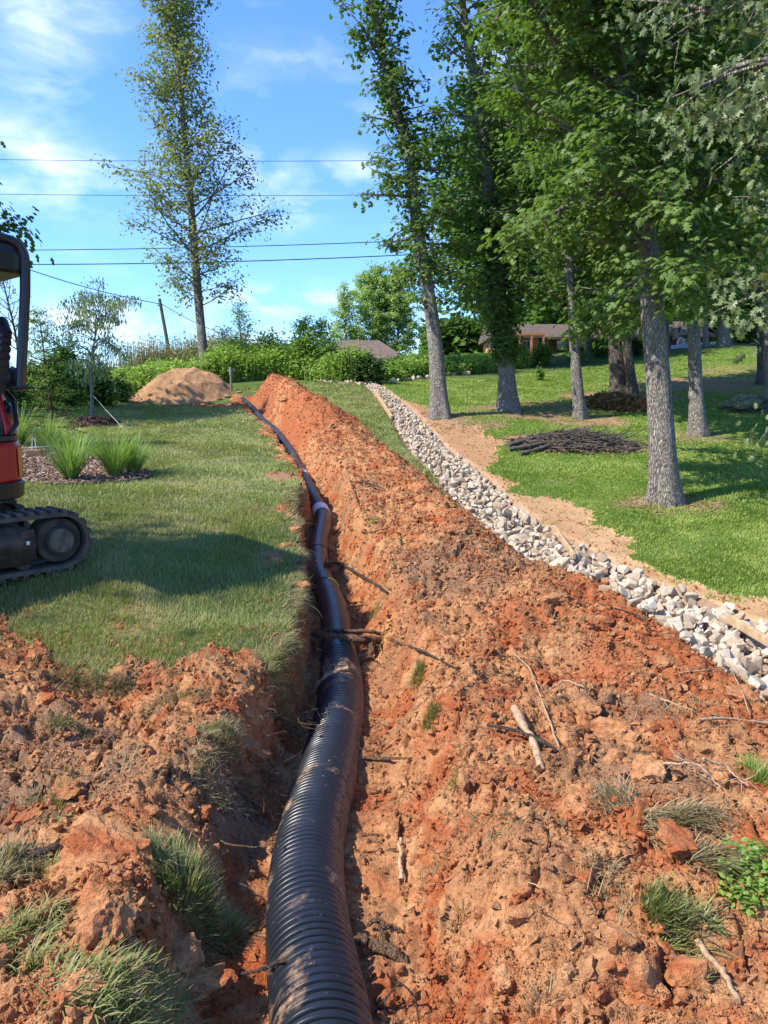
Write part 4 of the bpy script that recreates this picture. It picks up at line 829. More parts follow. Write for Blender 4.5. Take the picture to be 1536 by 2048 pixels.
for i in range(9):
    q = rest[i::9]; V, F = scatter(stones[i][0], stones[i][1], np.stack([xy[q, 0], xy[q, 1], z[q]], 1), sg[q], S[q]); VA.append(V); FA.append(F+off); off += len(V); RA.append(np.repeat(RS.rand(len(q)), len(stones[i][1])))
tag(mesh_np('riprap_stones', np.vstack(VA), [np.vstack(FA)], m_stone, fattr={'rnd': np.concatenate(RA)}), 'farther whitish stones filling the upper drainage channel', 'stones', kind='stuff')
# low row of stones at the head of the lawn
hd = resample(np.array([hit(u, v) for u, v in [(722,772),(780,766),(830,760),(880,753),(930,749)]]), .24)[0]
for i, q in enumerate(hd):
    o = bpy.data.objects.new('edging_stone', meshes[i % 9]); COL.objects.link(o); o.location = (q[0]+RS.randn()*.06, q[1]+RS.randn()*.06, q[2]+.05); o.rotation_euler = Matrix(rand_rot(1)[0].tolist()).to_euler(); o.scale = (.11+.06*RS.rand(),)*3
    tag(o, 'pale stone in the low row edging the lawn before the weeds', 'stone', 'row of edging stones at the head of the lawn')
# sparse clover creeping onto the sandy strip
n = 60000; r = np.exp(RS.uniform(math.log(5), math.log(24), n)); a = np.radians(RS.uniform(0, 34, n)); x = r*np.sin(a); y = r*np.cos(a); k = (classify(x, y) == SAND) & (RS.rand(n) < .8*sstep(fbm(x, y, .35, 3, 108), .54, .66)); x, y = x[k], y[k]
V, F, m = blades(np.stack([x, y, hgt(x, y)-.004], 1), .04*(.5+RS.rand(len(x))), .012, .4+.6*RS.rand(len(x))); tag(mesh_np('sandy_strip_clover', V, [F], m_clovb, False, fattr={'rnd': np.repeat(RS.rand(len(x)), m)}), 'sparse clover creeping over the sandy strip', 'clover', kind='stuff')
# ---------------------------------------------------------------- grass clumps on the dug soil
def clump(u, v, rx, ry, n, L, W, lean, mt, label, name='grass_tuft', cat='grass tuft', dirn=None, dspread=1.0, dry=.15, segs=3, raise_=0.0, curl=.5, broad=False, group=None):
    dry = max(dry, .2) if mt is not m_bright else dry
    p = hitg(u, v); rr_ = np.sqrt(RS.rand(n)); a = RS.rand(n)*6.28; q_ = .7+.6*vnoise(np.cos(a)*1.5+u, np.sin(a)*1.5+v); rr_ = rr_*q_; x = p[0]+rr_*np.cos(a)*rx; y = p[1]+rr_*np.sin(a)*ry; z = hgt(x, y)-.01+raise_*(1-rr_**2)
    if dirn is None: dirs = a+RS.randn(n)*.5
    else: dirs = dirn+RS.randn(n)*dspread
    v_ = np.clip(RS.rand(n)*.8, 0, .84); v_ = np.where(RS.rand(n) < dry, 1, v_)
    pos = np.stack([x, y, z], 1)-p
    if broad:
        pos[:, 2] += RS.rand(n)*L; V, F = leaves_at(pos, W, OVAL, .5, 0, None); m = len(OVAL[1])
    else: V, F, m = blades(pos, L*(.5+.7*RS.rand(n)), W*(.7+.6*RS.rand(n)), np.clip(lean*(.3+rr_*.9+RS.randn(n)*.15), 0, 1.4), dirs, segs, curl)
    o = mesh_np(name, V, [F], mt, False, fattr={'rnd': np.repeat(v_, m)}); o.location = tuple(p); return tag(o, label, cat, group)
clump(365,1800,.115,.15,1500,.10,.0036,.75,m_blade,'biggest tuft of long grass, in the left foreground beside the trench',dry=.22,raise_=.05)
clump(450,1865,.06,.07,380,.085,.0036,.8,m_blade,'darker tuft at the right end of the biggest one',dry=.15)
clump(310,1700,.05,.05,130,.10,.004,.9,m_dry,'thin spiky tuft above the biggest tuft',dry=.4)
clump(10,1740,.09,.09,620,.11,.004,.9,m_dry,'pale long tuft at the left edge, upper one',dirn=.2,dry=.3,raise_=.03)
clump(40,1850,.11,.11,650,.10,.004,1.0,m_blade,'flattened green tuft at the left edge, lower one',dirn=-.3,dry=.25)
clump(70,1940,.08,.05,220,.10,.004,1.0,m_blade,'small flattened green tuft near the bottom left corner',dirn=-.2)
clump(210,1960,.13,.07,420,.10,.0045,1.1,m_blade,'flattened grass strip between clods at the bottom left',dirn=.3,dry=.2)
clump(215,2030,.16,.05,420,.10,.0045,1.1,m_blade,'green tuft along the bottom edge of the left soil',dirn=.2)
clump(320,1985,.08,.07,260,.09,.0045,1.0,m_blade,'grass tuft in front of the crumbling clod near the trench',dirn=1.2,dry=.3)
clump(122,1595,.035,.05,110,.08,.004,.5,m_blade,'small upright green tuft on the left soil, above the pink clay lump',dry=.05)
clump(70,1605,.06,.04,150,.07,.0035,1.0,m_dry,'short dry tuft near the left edge above the dark soil',dry=.5)
clump(110,1645,.05,.04,110,.06,.0035,1.0,m_blade,'low tuft left of the pink clay lump')
clump(95,1740,.05,.04,130,.07,.004,.8,m_blade,'spiky low tuft between the left-edge tuft and the pink clay lump')
clump(180,1385,.30,.06,900,.09,.0036,1.0,m_dry,'long sod strip with hanging grass below the rounded clod',name='sod_strip',cat='sod',dirn=-1.8,dry=.35,raise_=.05)
clump(130,1450,.14,.06,420,.09,.0036,1.1,m_dry,'dry end of the sod strip hanging over dark soil',name='sod_strip',cat='sod',dirn=-1.9,dry=.5,raise_=.03)
clump(440,1480,.16,.14,1200,.09,.0036,1.0,m_dry,'matted sod slumping over the trench lip left of the pipe',name='sod_strip',cat='sod',dirn=-1.0,dry=.35,raise_=.03)
clump(350,1400,.22,.08,700,.08,.0036,1.0,m_dry,'dry matted grass along the broken lawn edge',name='sod_strip',cat='sod',dirn=-1.6,dry=.5)
clump(560,1360,.10,.22,900,.09,.0036,.95,m_blade,'green sod overhanging the trench beside the split root',name='sod_strip',cat='sod',dirn=-.6,dry=.25,raise_=.01)
clump(620,1215,.08,.4,900,.08,.004,.95,m_blade,'grass fringe along the trench edge above the thick root',name='sod_strip',cat='sod',dirn=-.4,dry=.3)
clump(420,1560,.12,.08,420,.09,.0036,1.1,m_dry,'dry grass and roots hanging below the slumped sod',name='sod_strip',cat='sod',dirn=-1.3,dry=.55)
clump(235,1240,.08,.05,200,.07,.0036,.6,m_blade,'pale tuft by the small clod on the lawn edge')
clump(1318,1800,.06,.09,620,.10,.0042,.55,m_blade,'bright green upright tuft low on the bank at right',dirn=-1.2,dspread=.8,dry=.06)
clump(1362,1870,.08,.05,320,.10,.0042,.9,m_blade,'lower spreading end of the bright tuft at right',dirn=-.2,dry=.1)
clump(1345,1640,.14,.08,560,.14,.0038,1.1,m_dry,'long laid-over dry grass on the brown sod clod',dirn=-.9,dspread=.5,dry=.45)
clump(1400,1715,.10,.07,420,.15,.0038,1.0,m_dry,'dry grass fan sweeping right below the sod clod',dirn=-.8,dspread=.5,dry=.45)
clump(1240,1600,.10,.06,260,.10,.0038,1.0,m_dry,'dry tuft left of the laid-over grass',dirn=2.6,dspread=.9,dry=.5)
clump(1190,1730,.07,.05,150,.08,.0036,1.0,m_dry,'thin straw tuft left of the brown sod clod',dirn=-1.8,dry=.7)
clump(1515,1775,.12,.12,700,.10,.022,.5,m_bright,'leafy bright green weed at the right edge of the bank',name='leafy_weed',cat='weed',broad=True)
clump(1515,1560,.06,.06,220,.09,.0042,.7,m_bright,'small vivid tuft at the right edge above the leafy weed',dry=0)
clump(838,1345,.05,.08,330,.11,.004,.9,m_blade,'tuft hanging down the inner bank face beside the thick root',dirn=-1.7,dspread=.5,dry=.25)
clump(862,1430,.05,.06,300,.10,.004,.9,m_blade,'lower tuft hanging on the inner bank face',dirn=-1.7,dspread=.5,dry=.2)
clump(905,1565,.04,.05,110,.07,.004,.9,m_blade,'tiny tuft on the bank right of the ribbed pipe',dirn=-1.6,dspread=.5)
clump(940,1640,.06,.06,160,.08,.0038,1.0,m_dry,'dry straw tuft on the bank halfway down',dirn=-1.6,dry=.6)
clump(1000,1640,.06,.06,160,.08,.0038,1.0,m_dry,'second dry straw tuft to the right, halfway down the bank',dirn=-1.6,dry=.6)
clump(930,1830,.06,.04,120,.06,.0036,1.0,m_dry,'sparse straw on the lower bank near the trench',dry=.6)
clump(1090,2000,.06,.04,130,.07,.0036,.9,m_dry,'straw tuft at the bottom edge left of the stacked clods',dry=.5)
clump(1380,1960,.04,.04,60,.07,.0036,.8,m_blade,'wisp of grass near the bottom right')
clump(747,1040,.06,.10,260,.07,.005,.9,m_blade,'green tuft on the bank above the sticks by the white band')
clump(750,1225,.05,.07,200,.07,.004,.9,m_blade,'grass wisp on the bank right of the yellow tape')
clump(780,1140,.06,.10,160,.06,.004,.9,m_blade,'faint green tuft on the upper bank near the far root')
clump(640,985,.05,.2,160,.07,.006,.9,m_dry,'dry tuft on the trench wall near the upper white band')
clump(560,880,.10,.2,220,.07,.007,.9,m_dry,'dry tufts at the broken lawn edge far up the trench')
# ---------------------------------------------------------------- roots and sticks
m_root = bark_mat('root_bark', (.28, .15, .085), (.52, .33, .20), 3.0, .1); m_rootl = flat_mat('peeled_wood', (.38, .25, .145), .7, .3, 0, .25, 30, .4); m_stick = bark_mat('stick_bark', (.14, .10, .075), (.36, .27, .20), 4, .2)
def path_px(pts, wob=.006, n=26, fn=hitg):
    """pts: (u, v, lift) on the ground, or (u, v, None, d) at a distance"""
    q = []
    for t in pts:
        if len(t) == 4: q.append(P(t[0], t[1], t[3]))
        else: p = fn(t[0], t[1]); q.append([p[0], p[1], p[2]+t[2]])
    q = np.array(q, float)
    if len(q) > 2:
        d = np.concatenate([[0], np.cumsum(np.linalg.norm(np.diff(q, axis=0), axis=1))]); s_ = np.linspace(0, d[-1], n); r = np.stack([np.interp(s_, d, q[:, k]) for k in range(3)], 1); r = smooth(r, 3)
    else: r = np.linspace(q[0], q[1], n)
    w = np.cumsum(RS.randn(n, 3), 0)*wob*.35; w -= np.linspace(w[0], w[-1], n); return r+w
def root(pts, r0, r1, label, mt=None, name='root', cat='root', k=8, side=0, group=None, wob=.006, fn=hitg):
    p = path_px(pts, wob, fn=fn); mb = MB(); mb.tube(p-p[0], np.linspace(r0, r1, len(p))*(1+.12*RS.randn(len(p))), k, wob=.25)
    for _ in range(side):
        i = RS.randint(4, len(p)-2); c = curve(p[i]-p[0], RS.randn(3)*[1, 1, .4]+[0, 0, .2], .06+.14*RS.rand(), 6, .6, -.3, .4); mb.tube(c, np.linspace(r1*.7, .001, 6), 4, cap=False)
    o = mb.build(name, mt or m_root); o.location = tuple(p[0]); return tag(o, label, cat, group)
def pd(v): return float(np.interp(-v, -np.array([q[0] for q in PIPE]), [depth_of(q[:3]) for q in pp[3:]]))
dA = pd(1290)
root([(628,1268,None,dA-.05),(660,1274,None,dA-.18),(705,1278,None,dA-.24),(745,1276,None,dA-.22),(785,1290,None,dA-.1)],.030,.034,'thickest root bridging the pipe at the old sod edge',side=5,wob=.012)
root([(632,1262,None,dA+.0),(690,1264,None,dA-.14),(740,1266,None,dA-.16),(780,1276,None,dA-.02)],.014,.016,'thinner root lying along the top of the thickest root',side=4,wob=.01)
root([(745,1284,None,dA-.22),(742,1305,None,dA-.30),(728,1322,None,dA-.34),(712,1330,None,dA-.36)],.034,.020,'stubby broken root bending down right of the pipe',side=4)
dB = pd(1360)
root([(596,1398,None,dB-.15),(625,1388,None,dB-.22),(642,1362,None,dB-.26),(668,1345,None,dB-.26),(696,1336,None,dB-.24)],.024,.016,'peeled pale root arching over the pipe where the ribs begin',mt=m_rootl,wob=.008)
root([(560,1415,None,dB-.1),(585,1402,None,dB-.18),(615,1392,None,dB-.2),(634,1394,None,dB-.14)],.020,.026,'brown root poking from the left wall under the peeled one',side=4)
root([(560,1425,None,dB-.2),(600,1408,None,dB-.25),(636,1398,None,dB-.2)],.009,.007,'short grey root below the peeled root on the left wall')
root([(635,1298,None,dA-.2),(655,1305,None,dA-.26),(664,1308,None,dA-.28)],.010,.009,'cut root stub with pale end over the pipe',mt=m_rootl)
root([(660,1298,None,dA-.28),(672,1286,None,dA-.3),(685,1272,None,dA-.28)],.007,.010,'broken root leaning across the thickest root')
dC = pd(1140)
root([(590,1139,None,dC-.05),(620,1136,None,dC-.24),(650,1132,None,dC-.26),(665,1132,None,dC-.22)],.018,.016,'dark root crossing the pipe at the far joint',side=3,mt=m_stick)
root([(590,1143,None,dC-.05),(615,1143,None,dC-.24),(650,1141,None,dC-.26)],.008,.006,'pale thin root just under the dark crossing root',mt=m_rootl)
root([(650,1127,None,dC-.26),(680,1134,.05),(700,1148,.04),(735,1166,.03),(775,1190,.02)],.018,.012,'long dark stick lying from the pipe up the bank',side=3,mt=m_stick)
root([(781,1288,.03),(830,1304,.03),(870,1325,.03),(915,1345,.02)],.010,.005,'thin brown stick lying on the bank beside the thickest root',mt=m_stick)
root([(620,1205,None,pd(1210)-.25),(660,1221,None,pd(1215)-.28),(735,1217,.03)],.005,.004,'hair-thin root looping across the pipe below the yellow tape',mt=m_stick)
root([(548,1444,.03),(590,1446,.04),(632,1447,.02)],.007,.004,'thin pale root sticking out of the left wall towards the pipe')
root([(725,1522,.02),(760,1524,.02),(805,1522,.02),(850,1518,.01)],.008,.006,'straight root lying right of the ribbed pipe')
root([(1030,1430,.03),(1045,1470,.04),(1065,1505,.04),(1085,1545,.01)],.022,.017,'thick pale root lying down the middle of the bank',mt=m_rootl)
root([(975,1462,.03),(1030,1476,.05),(1085,1500,.05),(1110,1510,.02)],.008,.010,'dark bent stick crossing the thick pale root',mt=m_stick)
root([(1030,1315,.02),(1060,1345,.03),(1072,1385,.03),(1095,1440,.02),(1118,1500,.01)],.004,.006,'long thin root winding down the bank to the pale one',mt=m_rootl)
root([(1100,1388,.03),(1125,1378,.04),(1168,1384,.03)],.006,.004,'short pale stick high on the bank',mt=m_rootl)
root([(1395,1450,.03),(1450,1448,.04),(1536,1456,.03),(1600,1460,.02)],.007,.009,'straight root running off the right edge',mt=m_rootl)
root([(1300,1395,.02),(1340,1415,.04),(1385,1428,.02)],.006,.003,'pale root with a side twig near the crest',mt=m_rootl,side=3)
root([(1438,1325,.04),(1465,1370,.06),(1485,1405,.04),(1500,1438,.02)],.004,.003,'thin dead stem standing at the crest by the stones',mt=m_rootl,side=2)
root([(1360,1352,.02),(1400,1350,.04),(1450,1345,.02)],.004,.003,'thin pale stem lying toward the white paper strips',mt=m_rootl)
root([(802,1690,.03),(800,1730,.02),(803,1768,.02)],.007,.011,'pale root hanging straight down the bank right of the pipe',mt=m_rootl)
root([(735,1865,.03),(770,1870,.04),(805,1868,.01)],.008,.006,'upper of two roots jutting from the trench wall near the bottom')
root([(700,1898,.05),(740,1908,.05),(790,1918,.03),(812,1922,.0)],.020,.022,'thick brown root jutting toward the pipe near the bottom',side=2)
root([(480,1978,.05),(520,1990,.09),(550,2000,.13),(592,2006,.15)],.006,.007,'twig pointing at the pipe at the bottom left',mt=m_stick)
root([(10,1716,.02),(60,1718,.03),(118,1704,.02)],.018,.014,'half-buried dark branch at the left edge',mt=m_stick)
root([(0,1706,.015),(50,1700,.02),(110,1692,.01)],.006,.004,'thin twig above the half-buried branch',mt=m_stick)
root([(1405,1545,.06),(1450,1560,.06),(1495,1585,.03)],.005,.003,'pale branching rootlet at the dark root-bound clod',mt=m_rootl,side=6)
root([(1310,1555,.05),(1350,1558,.07),(1400,1553,.05),(1440,1590,.03)],.006,.003,'forked pale root hanging off the dark clod',mt=m_rootl,side=8)
root([(700,970,.05),(735,976,.07),(770,985,.04)],.012,.008,'dark forked stick on the bank near the upper white band',mt=m_stick,side=1)
root([(705,975,.05),(712,1000,.04),(722,1022,.02)],.008,.006,'short prong hanging from the forked stick',mt=m_stick)
root([(800,1008,.02),(815,998,.04),(822,985,.04)],.007,.003,'thin upright twig on the bank crest',mt=m_stick)
root([(700,1065,.03),(740,1072,.04),(780,1058,.02)],.008,.005,'curved twig lying below the forked stick',mt=m_stick)
root([(1395,1895,.02),(1420,1930,.02),(1460,1985,.02),(1475,2010,.01)],.010,.007,'pale splintered root at the bottom right',mt=m_rootl)
root([(1290,1250,.03),(1265,1235,.03),(1200,1215,.03)],.006,.004,'twig lying along the crest above the stones',mt=m_stick)
root([(750,2035,.02),(800,2018,.10),(832,2030,.06),(838,2050,.0)],.004,.003,'thin curved wire-like stem at the bottom right of the pipe',mt=m_stick,wob=.002)
for lab, (u, v) in [('root tangle hanging from the left trench wall below the slumped sod', (560,1480)), ('fine roots dangling in the dark hollow left of the pipe', (500,1600)), ('fine roots trailing out of the wall beside the pipe ribs', (560,1440))]:
    p = hitg(u, v); mb = MB()
    for _ in range(16): mb.tube(curve(RS.randn(3)*[.08, .10, .03]+[0, 0, .04], [RS.rand()*1.1, RS.randn()*.6, -.25], .12+.2*RS.rand(), 9, .8, -.4, .5), np.linspace(.003, .001, 9), 4, cap=False)
    o = mb.build('root_tangle', m_root); o.location = tuple(p); tag(o, lab, 'roots')
# fine rootlets scattered over the bank
mb = MB(); n = 420; r = np.exp(RS.uniform(math.log(2.2), math.log(10), n)); a = np.radians(RS.uniform(-30, 30, n)); x = r*np.sin(a); y = r*np.cos(a); c = classify(x, y); k = np.isin(c, [SOIL, BANK]); x, y = x[k], y[k]; z = hgt(x, y)
for i in range(len(x)): mb.tube(curve([x[i], y[i], z[i]+.004], [RS.randn(), RS.randn(), .35*RS.rand()], .04+.12*RS.rand()**2, 6, .9, -.35, .4), np.linspace(.0028, .0008, 6), 3, RS.rand(), cap=False)
tag(mb.build('rootlets', m_rootl), 'fine pale rootlets and straw scattered over the spoil', 'rootlets', kind='stuff')
# ---------------------------------------------------------------- tan dirt mound
m_mound = ground_mat('tan_dirt', [(.3, (.27, .145, .07)), (.5, (.36, .20, .10)), (.7, (.45, .27, .14))], 2.5, 30)
mc = hit(348, 803); dm = depth_of(mc); px = dm/FPX
gu = np.linspace(-1, 1, 150); X, Y = np.meshgrid(gu, gu, indexing='ij'); hwx, hwy = 122*px, 1.5
rr2 = np.hypot(X, Y); prof = np.clip(1-rr2, 0, 1); tx = X*hwx; ty = Y*hwy+1.0
hp = np.interp(tx/px, [-118, -75, -32, 20, 52, 85, 116], [0, 24, 52, 55, 42, 26, 0])*px*1.0
H_ = hp*np.clip(1.6*(1-np.abs(Y)**1.2), 0, 1)*np.clip((1.02-rr2)/.35, 0, 1)**.7
wx = mc[0]+tx; wy = mc[1]+ty; wz = np.ravel(macro(wx.ravel(), wy.ravel())) + H_.ravel() - .05 + (fbm(wx.ravel(), wy.ravel(), .5, 4, 111)-.5)*.12*(H_.ravel() > .02)+ (fbm(wx.ravel(), wy.ravel(), .12, 3, 112)-.5)*.05
i, j = np.meshgrid(np.arange(149), np.arange(149), indexing='ij'); q0 = (i*150+j).ravel(); inside = (rr2.ravel()[q0] < 1.0)
F = np.stack([q0, q0+150, q0+151, q0+1], 1)[inside]; used, inv = np.unique(F, return_inverse=True)
o = mesh_np('dirt_mound', np.stack([wx.ravel()-mc[0], wy.ravel()-mc[1], wz-mc[2]], 1)[used], [inv.reshape(F.shape)], m_mound, True); o.location = tuple(mc); tag(o, 'smooth conical mound of tan dirt at the head of the lawn', 'dirt pile')
# ---------------------------------------------------------------- planting beds
ed = np.array([hit(u, v) for u, v in [(306,956),(285,964),(240,970),(160,975),(60,973),(-60,970)]]); ed, _q = resample(ed, .12); mb = MB(); ed = smooth(ed, 4)
mb.tube(ed+[0, 0, .03], .022, 8, wob=.1); tag(mb.build('bed_edging', flat_mat('black_edging', (.02, .02, .02), .6)), 'black plastic edging along the front of the mulch bed', 'edging')
def chips(name, poly_fn, n, cx, cy, rx, ry, label, size=.028, h0=0.0):
    x = cx+RS.uniform(-1, 1, n)*rx; y = cy+RS.uniform(-1, 1, n)*ry; k = poly_fn(x, y); x, y = x[k], y[k]; hh = np.maximum(0, 1-((x-cx)/rx)**2-((y-cy)/ry)**2)*h0; z = hgt(x, y)+.01+hh
    tv, tf = np.array([[-1, -.3, 0], [1, -.35, .1], [1.1, .3, 0], [-.9, .35, .12], [0, 0, .25]]), np.array([[0, 1, 4], [1, 2, 4], [2, 3, 4], [3, 0, 4]]); R = rand_rot(len(x)); zc = RS.randn(len(x), 3)*.35+[0, 0, 1]; R = basis_from(zc)
    V, F = scatter(tv, tf, np.stack([x, y, z], 1), R, size*(.5+RS.rand(len(x)))); tag(mesh_np(name, V, [F], m_chip, fattr={'rnd': np.repeat(RS.rand(len(x)), 4)}), label, 'mulch', kind='stuff')
m_chip, nt, b = mat('bark_chips', .9, .2); nt.links.new(ramp(nt, attr(nt, 'rnd'), [(0, (.10, .05, .035)), (.5, (.28, .17, .12)), (1, (.48, .36, .29))]), b.inputs['Base Color'])
bc = hit(150, 935)
chips('bark_chips', lambda x, y: in_poly(x, y, MULCH), 16000, bc[0]-.6, bc[1], 2.6, 1.9, 'loose bark chips covering the planting bed')
m_chipd, nt, b = mat('dark_chips', .9, .2); nt.links.new(ramp(nt, attr(nt, 'rnd'), [(0, (.05, .028, .02)), (.6, (.13, .075, .05)), (1, (.24, .15, .10))]), b.inputs['Base Color'])
_mc = m_chip; m_chip = m_chipd; tb = hit(188, 848); chips('mulch_ring', lambda x, y: np.hypot((x-tb[0])/.52, (y-tb[1])/.75) < 1, 4200, tb[0], tb[1], .55, .8, 'dark mulch ring at the foot of the weeping sapling', .03, .12); m_chip = _mc
def orn(u, v, n, L, rx, label, d=None):
    p = hitg(u, v); rr_ = np.sqrt(RS.rand(n)); a = RS.rand(n)*6.28; pos = np.stack([rr_*np.cos(a)*rx, rr_*np.sin(a)*rx, np.zeros(n)], 1)
    V, F, m = blades(pos, L*(.6+.55*RS.rand(n)), .011, np.clip(rr_*.55+.08*RS.randn(n)+.12, .02, 1.2), a+RS.randn(n)*.35, 5, .55)
    v_ = np.where(RS.rand(n) < .06, 1, RS.rand(n)*.8); root_ = thing('ornamental_grass', label, 'ornamental grass', tuple(p), 0, 'spiky ornamental grasses in the mulch bed')
    o = mesh_np('leaf_blades', V, [F], m_orn, False, fattr={'rnd': np.repeat(v_, m)}); o.parent = root_
    mb = MB(); 
    for _ in range(26): a_ = RS.rand()*6.28; mb.tube(np.array([[math.cos(a_)*rx*.7, math.sin(a_)*rx*.7, -.02], [math.cos(a_)*rx, math.sin(a_)*rx, .07], [math.cos(a_)*rx*1.2, math.sin(a_)*rx*1.2, .16]]), [.010, .008, .003], 5, cap=False)
    mb.build('crown_base', flat_mat('dry_base', (.30, .22, .10), .9, .2, 0, .4, 40), root_)
orn(142, 958, 330, .74, .07, 'spiky ornamental grass clump nearest the excavator in the mulch bed')
orn(230, 952, 300, .68, .07, 'middle of the three spiky clumps, leaning left')
orn(268, 946, 220, .58, .06, 'smallest spiky clump at the right tip of the mulch bed')
orn(96, 898, 200, .60, .06, 'spiky clump at the back of the bed under the feathery sapling')
orn(38, 890, 200, .75, .07, 'spiky clump half hidden behind the excavator')
# brick and hose fittings in the bed
p = hitg(68, 912); mb = MB(); mb.box((0, 0, .05), (.22, .11, .09), bev=.008); o = mb.build('brick', flat_mat('red_brick', (.35, .17, .11), .9, .2, 0, .2, 30, .3), smooth_=False); o.location = tuple(p); o.rotation_euler = (0, 0, .2); tag(o, 'orange brick lying in the mulch behind the excavator', 'brick')
mb = MB(); q = path_px([(64,908,.02),(66,890,.16),(70,876,.20),(72,908,.02)], .001); mb.tube(q-q[0], .006, 5); mb.tube(path_px([(58,905,.07),(100,903,.08)], .001)-q[0], .010, 5); o = mb.build('garden_stake', flat_mat('white_plastic', (.6, .6, .58), .5)); o.location = tuple(q[0]); tag(o, 'bent white wire stake beside the brick', 'stake')

# torn turf hanging over the left rim of the trench and over the broken front edge of the lawn
n = 14000; ii_ = RS.uniform(12, 27, n); i0 = ii_.astype(int); fr = (ii_-i0)[:, None]; c0 = TC[i0]*(1-fr)+TC[i0+1]*fr; tn = TC[i0+1]-TC[i0]; tn /= np.linalg.norm(tn, axis=1)[:, None]; wfv = trench_wf(ii_)
off_ = wfv+.02+np.abs(RS.randn(n))*.10; x = c0[:, 0]-tn[:, 1]*off_; y = c0[:, 1]+tn[:, 0]*off_; k = RS.rand(n) < .2+1.1*sstep(fbm(x, y, .5, 3, 151), .42, .58); x, y = x[k], y[k]; z = hgt(x, y)
gz_ = base(x, y); k = z > gz_-.30; x, y, z = x[k], y[k], z[k]; m_ = len(x)
V, F, m = blades(np.stack([x, y, z+.01], 1), .08*(.5+RS.rand(m_)), np.maximum(.0036, .0011*y), .7+.6*RS.rand(m_), RS.randn(m_)*.8, 3, .8)
tag(mesh_np('torn_turf', V, [F], m_dry, False, fattr={'rnd': np.repeat(RS.rand(m_)*.95, m)}), 'torn turf hanging over the left rim of the trench', 'turf', kind='stuff')
mb = MB()
for q in range(150):
    i = RS.randint(9, 34); c0 = TC[i]; tn = (TC[i+1]-TC[i]); tn = tn/np.linalg.norm(tn); sd_ = -1 if RS.rand() < .7 else 1; o_ = trench_wf(i)+.05+.10*RS.rand(); p_ = c0+np.array([tn[1], -tn[0]])*sd_*o_+tn*RS.rand()*.35; zz_ = H1(p_[0], p_[1])
    mb.tube(curve([p_[0], p_[1], zz_+.01], [-sd_*(.4+RS.rand()), RS.randn()*.5, .1-.4*RS.rand()], .08+.22*RS.rand(), 8, .8, -.5, .4), np.linspace(.005*(.4+RS.rand()), .001, 8), 4, RS.rand(), cap=False)
tag(mb.build('wall_rootlets', m_root), 'fine cut roots sticking out of the trench walls', 'rootlets', kind='stuff')
# ---------------------------------------------------------------- saplings and shrubs
LEAFL = (np.array([[0, 0, 0], [.17, .4, -.02], [0, 1, -.2], [-.17, .4, -.02]]), np.array([[0, 1, 2], [0, 2, 3]]))
m_lime = leaf_mat('lime_leaves', (.22, .33, .08), (.40, .50, .16), .5)
def Pg(u, v): b = hit(u, v); return b, depth_of(b)
b, d = Pg(185, 842); px = d/FPX
tk = np.array([b, P(184,790,d), P(182,742,d), P(186,700,d), P(192,660,d), P(200,620,d), P(206,598,d)])
make_tree('weeping_sapling', 'thin weeping sapling with pale drooping leaves in the dark mulch ring', 'sapling', tk, np.array([.045, .035, .03, .022, .016, .010, .005]), envf([0, .4, .6, .8, 1], [.1, .4, .95, 1.0, .6]), nb=52, h0=.34, nsub=6, lpc=40, clump=.08, leaf=.085, tmpl=LEAFL, mleaf=m_will, mbark=m_bark_p, up_ang=(.7, 1.0), droop=.9, rise=-1.1, flare=.1, sides=5, subl=.55)
b, d = Pg(107, 892)
tk = np.array([b, P(105,840,d), P(98,780,d), P(89,715,d), P(83,670,d), P(79,628,d)])
make_tree('feathery_sapling', 'feathery bright green conifer sapling with reddish stem in the mulch bed', 'sapling', tk, np.array([.032, .028, .022, .015, .009, .003]), envf([0, .15, .4, .7, 1], [.55, .62, .5, .36, .08]), nb=60, h0=.10, nsub=6, lpc=80, clump=.055, leaf=.055, tmpl=LEAFL, mleaf=m_conif, mbark=bark_mat('reddish_bark', (.18, .09, .055), (.38, .22, .14), 3, .1), up_ang=(.0, .5), flare=.1, sides=5, rise=.1)
b, d = Pg(47, 800)
tk = np.array([b, P(40,730,d), P(30,660,d), P(15,600,d), P(2,545,d), P(-6,500,d)])
make_tree('bare_sapling', 'thin reddish sapling seen through the excavator cab', 'sapling', tk, np.array([.04, .035, .03, .022, .014, .005]), envf([0, .4, .7, 1], [.3, .8, .8, .3]), nb=34, h0=.3, nsub=5, lpc=14, clump=.10, leaf=.07, tmpl=KITE, mleaf=m_red, mbark=m_bark_d, up_ang=(.3, .9), flare=.1, sides=5)
b, d = Pg(492, 772)
def sapling(u, v, pts, reach, label, ml, leaf=.10, nb=60, r0=.05, lpc=22, d_=None, name='sapling', h0=.12, tm=KITE, clump=.16, up=(.2, .9), group=None):
    b, d = Pg(u, v)
    if d_: b = P(u, v, d_); b[2] = float(base(np.array([b[0]]), np.array([b[1]]))[0]) ; d = d_
    tk = np.array([b]+[P(a, c, d) for a, c in pts]); tk[0, 2] = min(tk[0, 2], tk[1, 2]-.3)
    return make_tree(name, label, 'sapling' if name == 'sapling' else 'tree', tk, np.linspace(r0, r0*.15, len(tk)), reach, nb=nb, h0=h0, nsub=6, lpc=lpc, clump=clump, leaf=leaf, tmpl=tm, mleaf=ml, mbark=m_bark_p, up_ang=up, flare=.1, sides=4, group=group)
sapling(486, 745, [(484, 700), (480, 660), (478, 612)], envf([0, .4, 1], [.8, .75, .2]), 'slim bright sapling in the weeds right of the poplar', m_bright, .11, 50, .05)
sapling(452, 748, [(450, 715), (446, 670)], envf([0, .4, 1], [.7, .6, .3]), 'small greyish sapling between the poplar and the far end of the bank', m_will, .09, 40, .04)
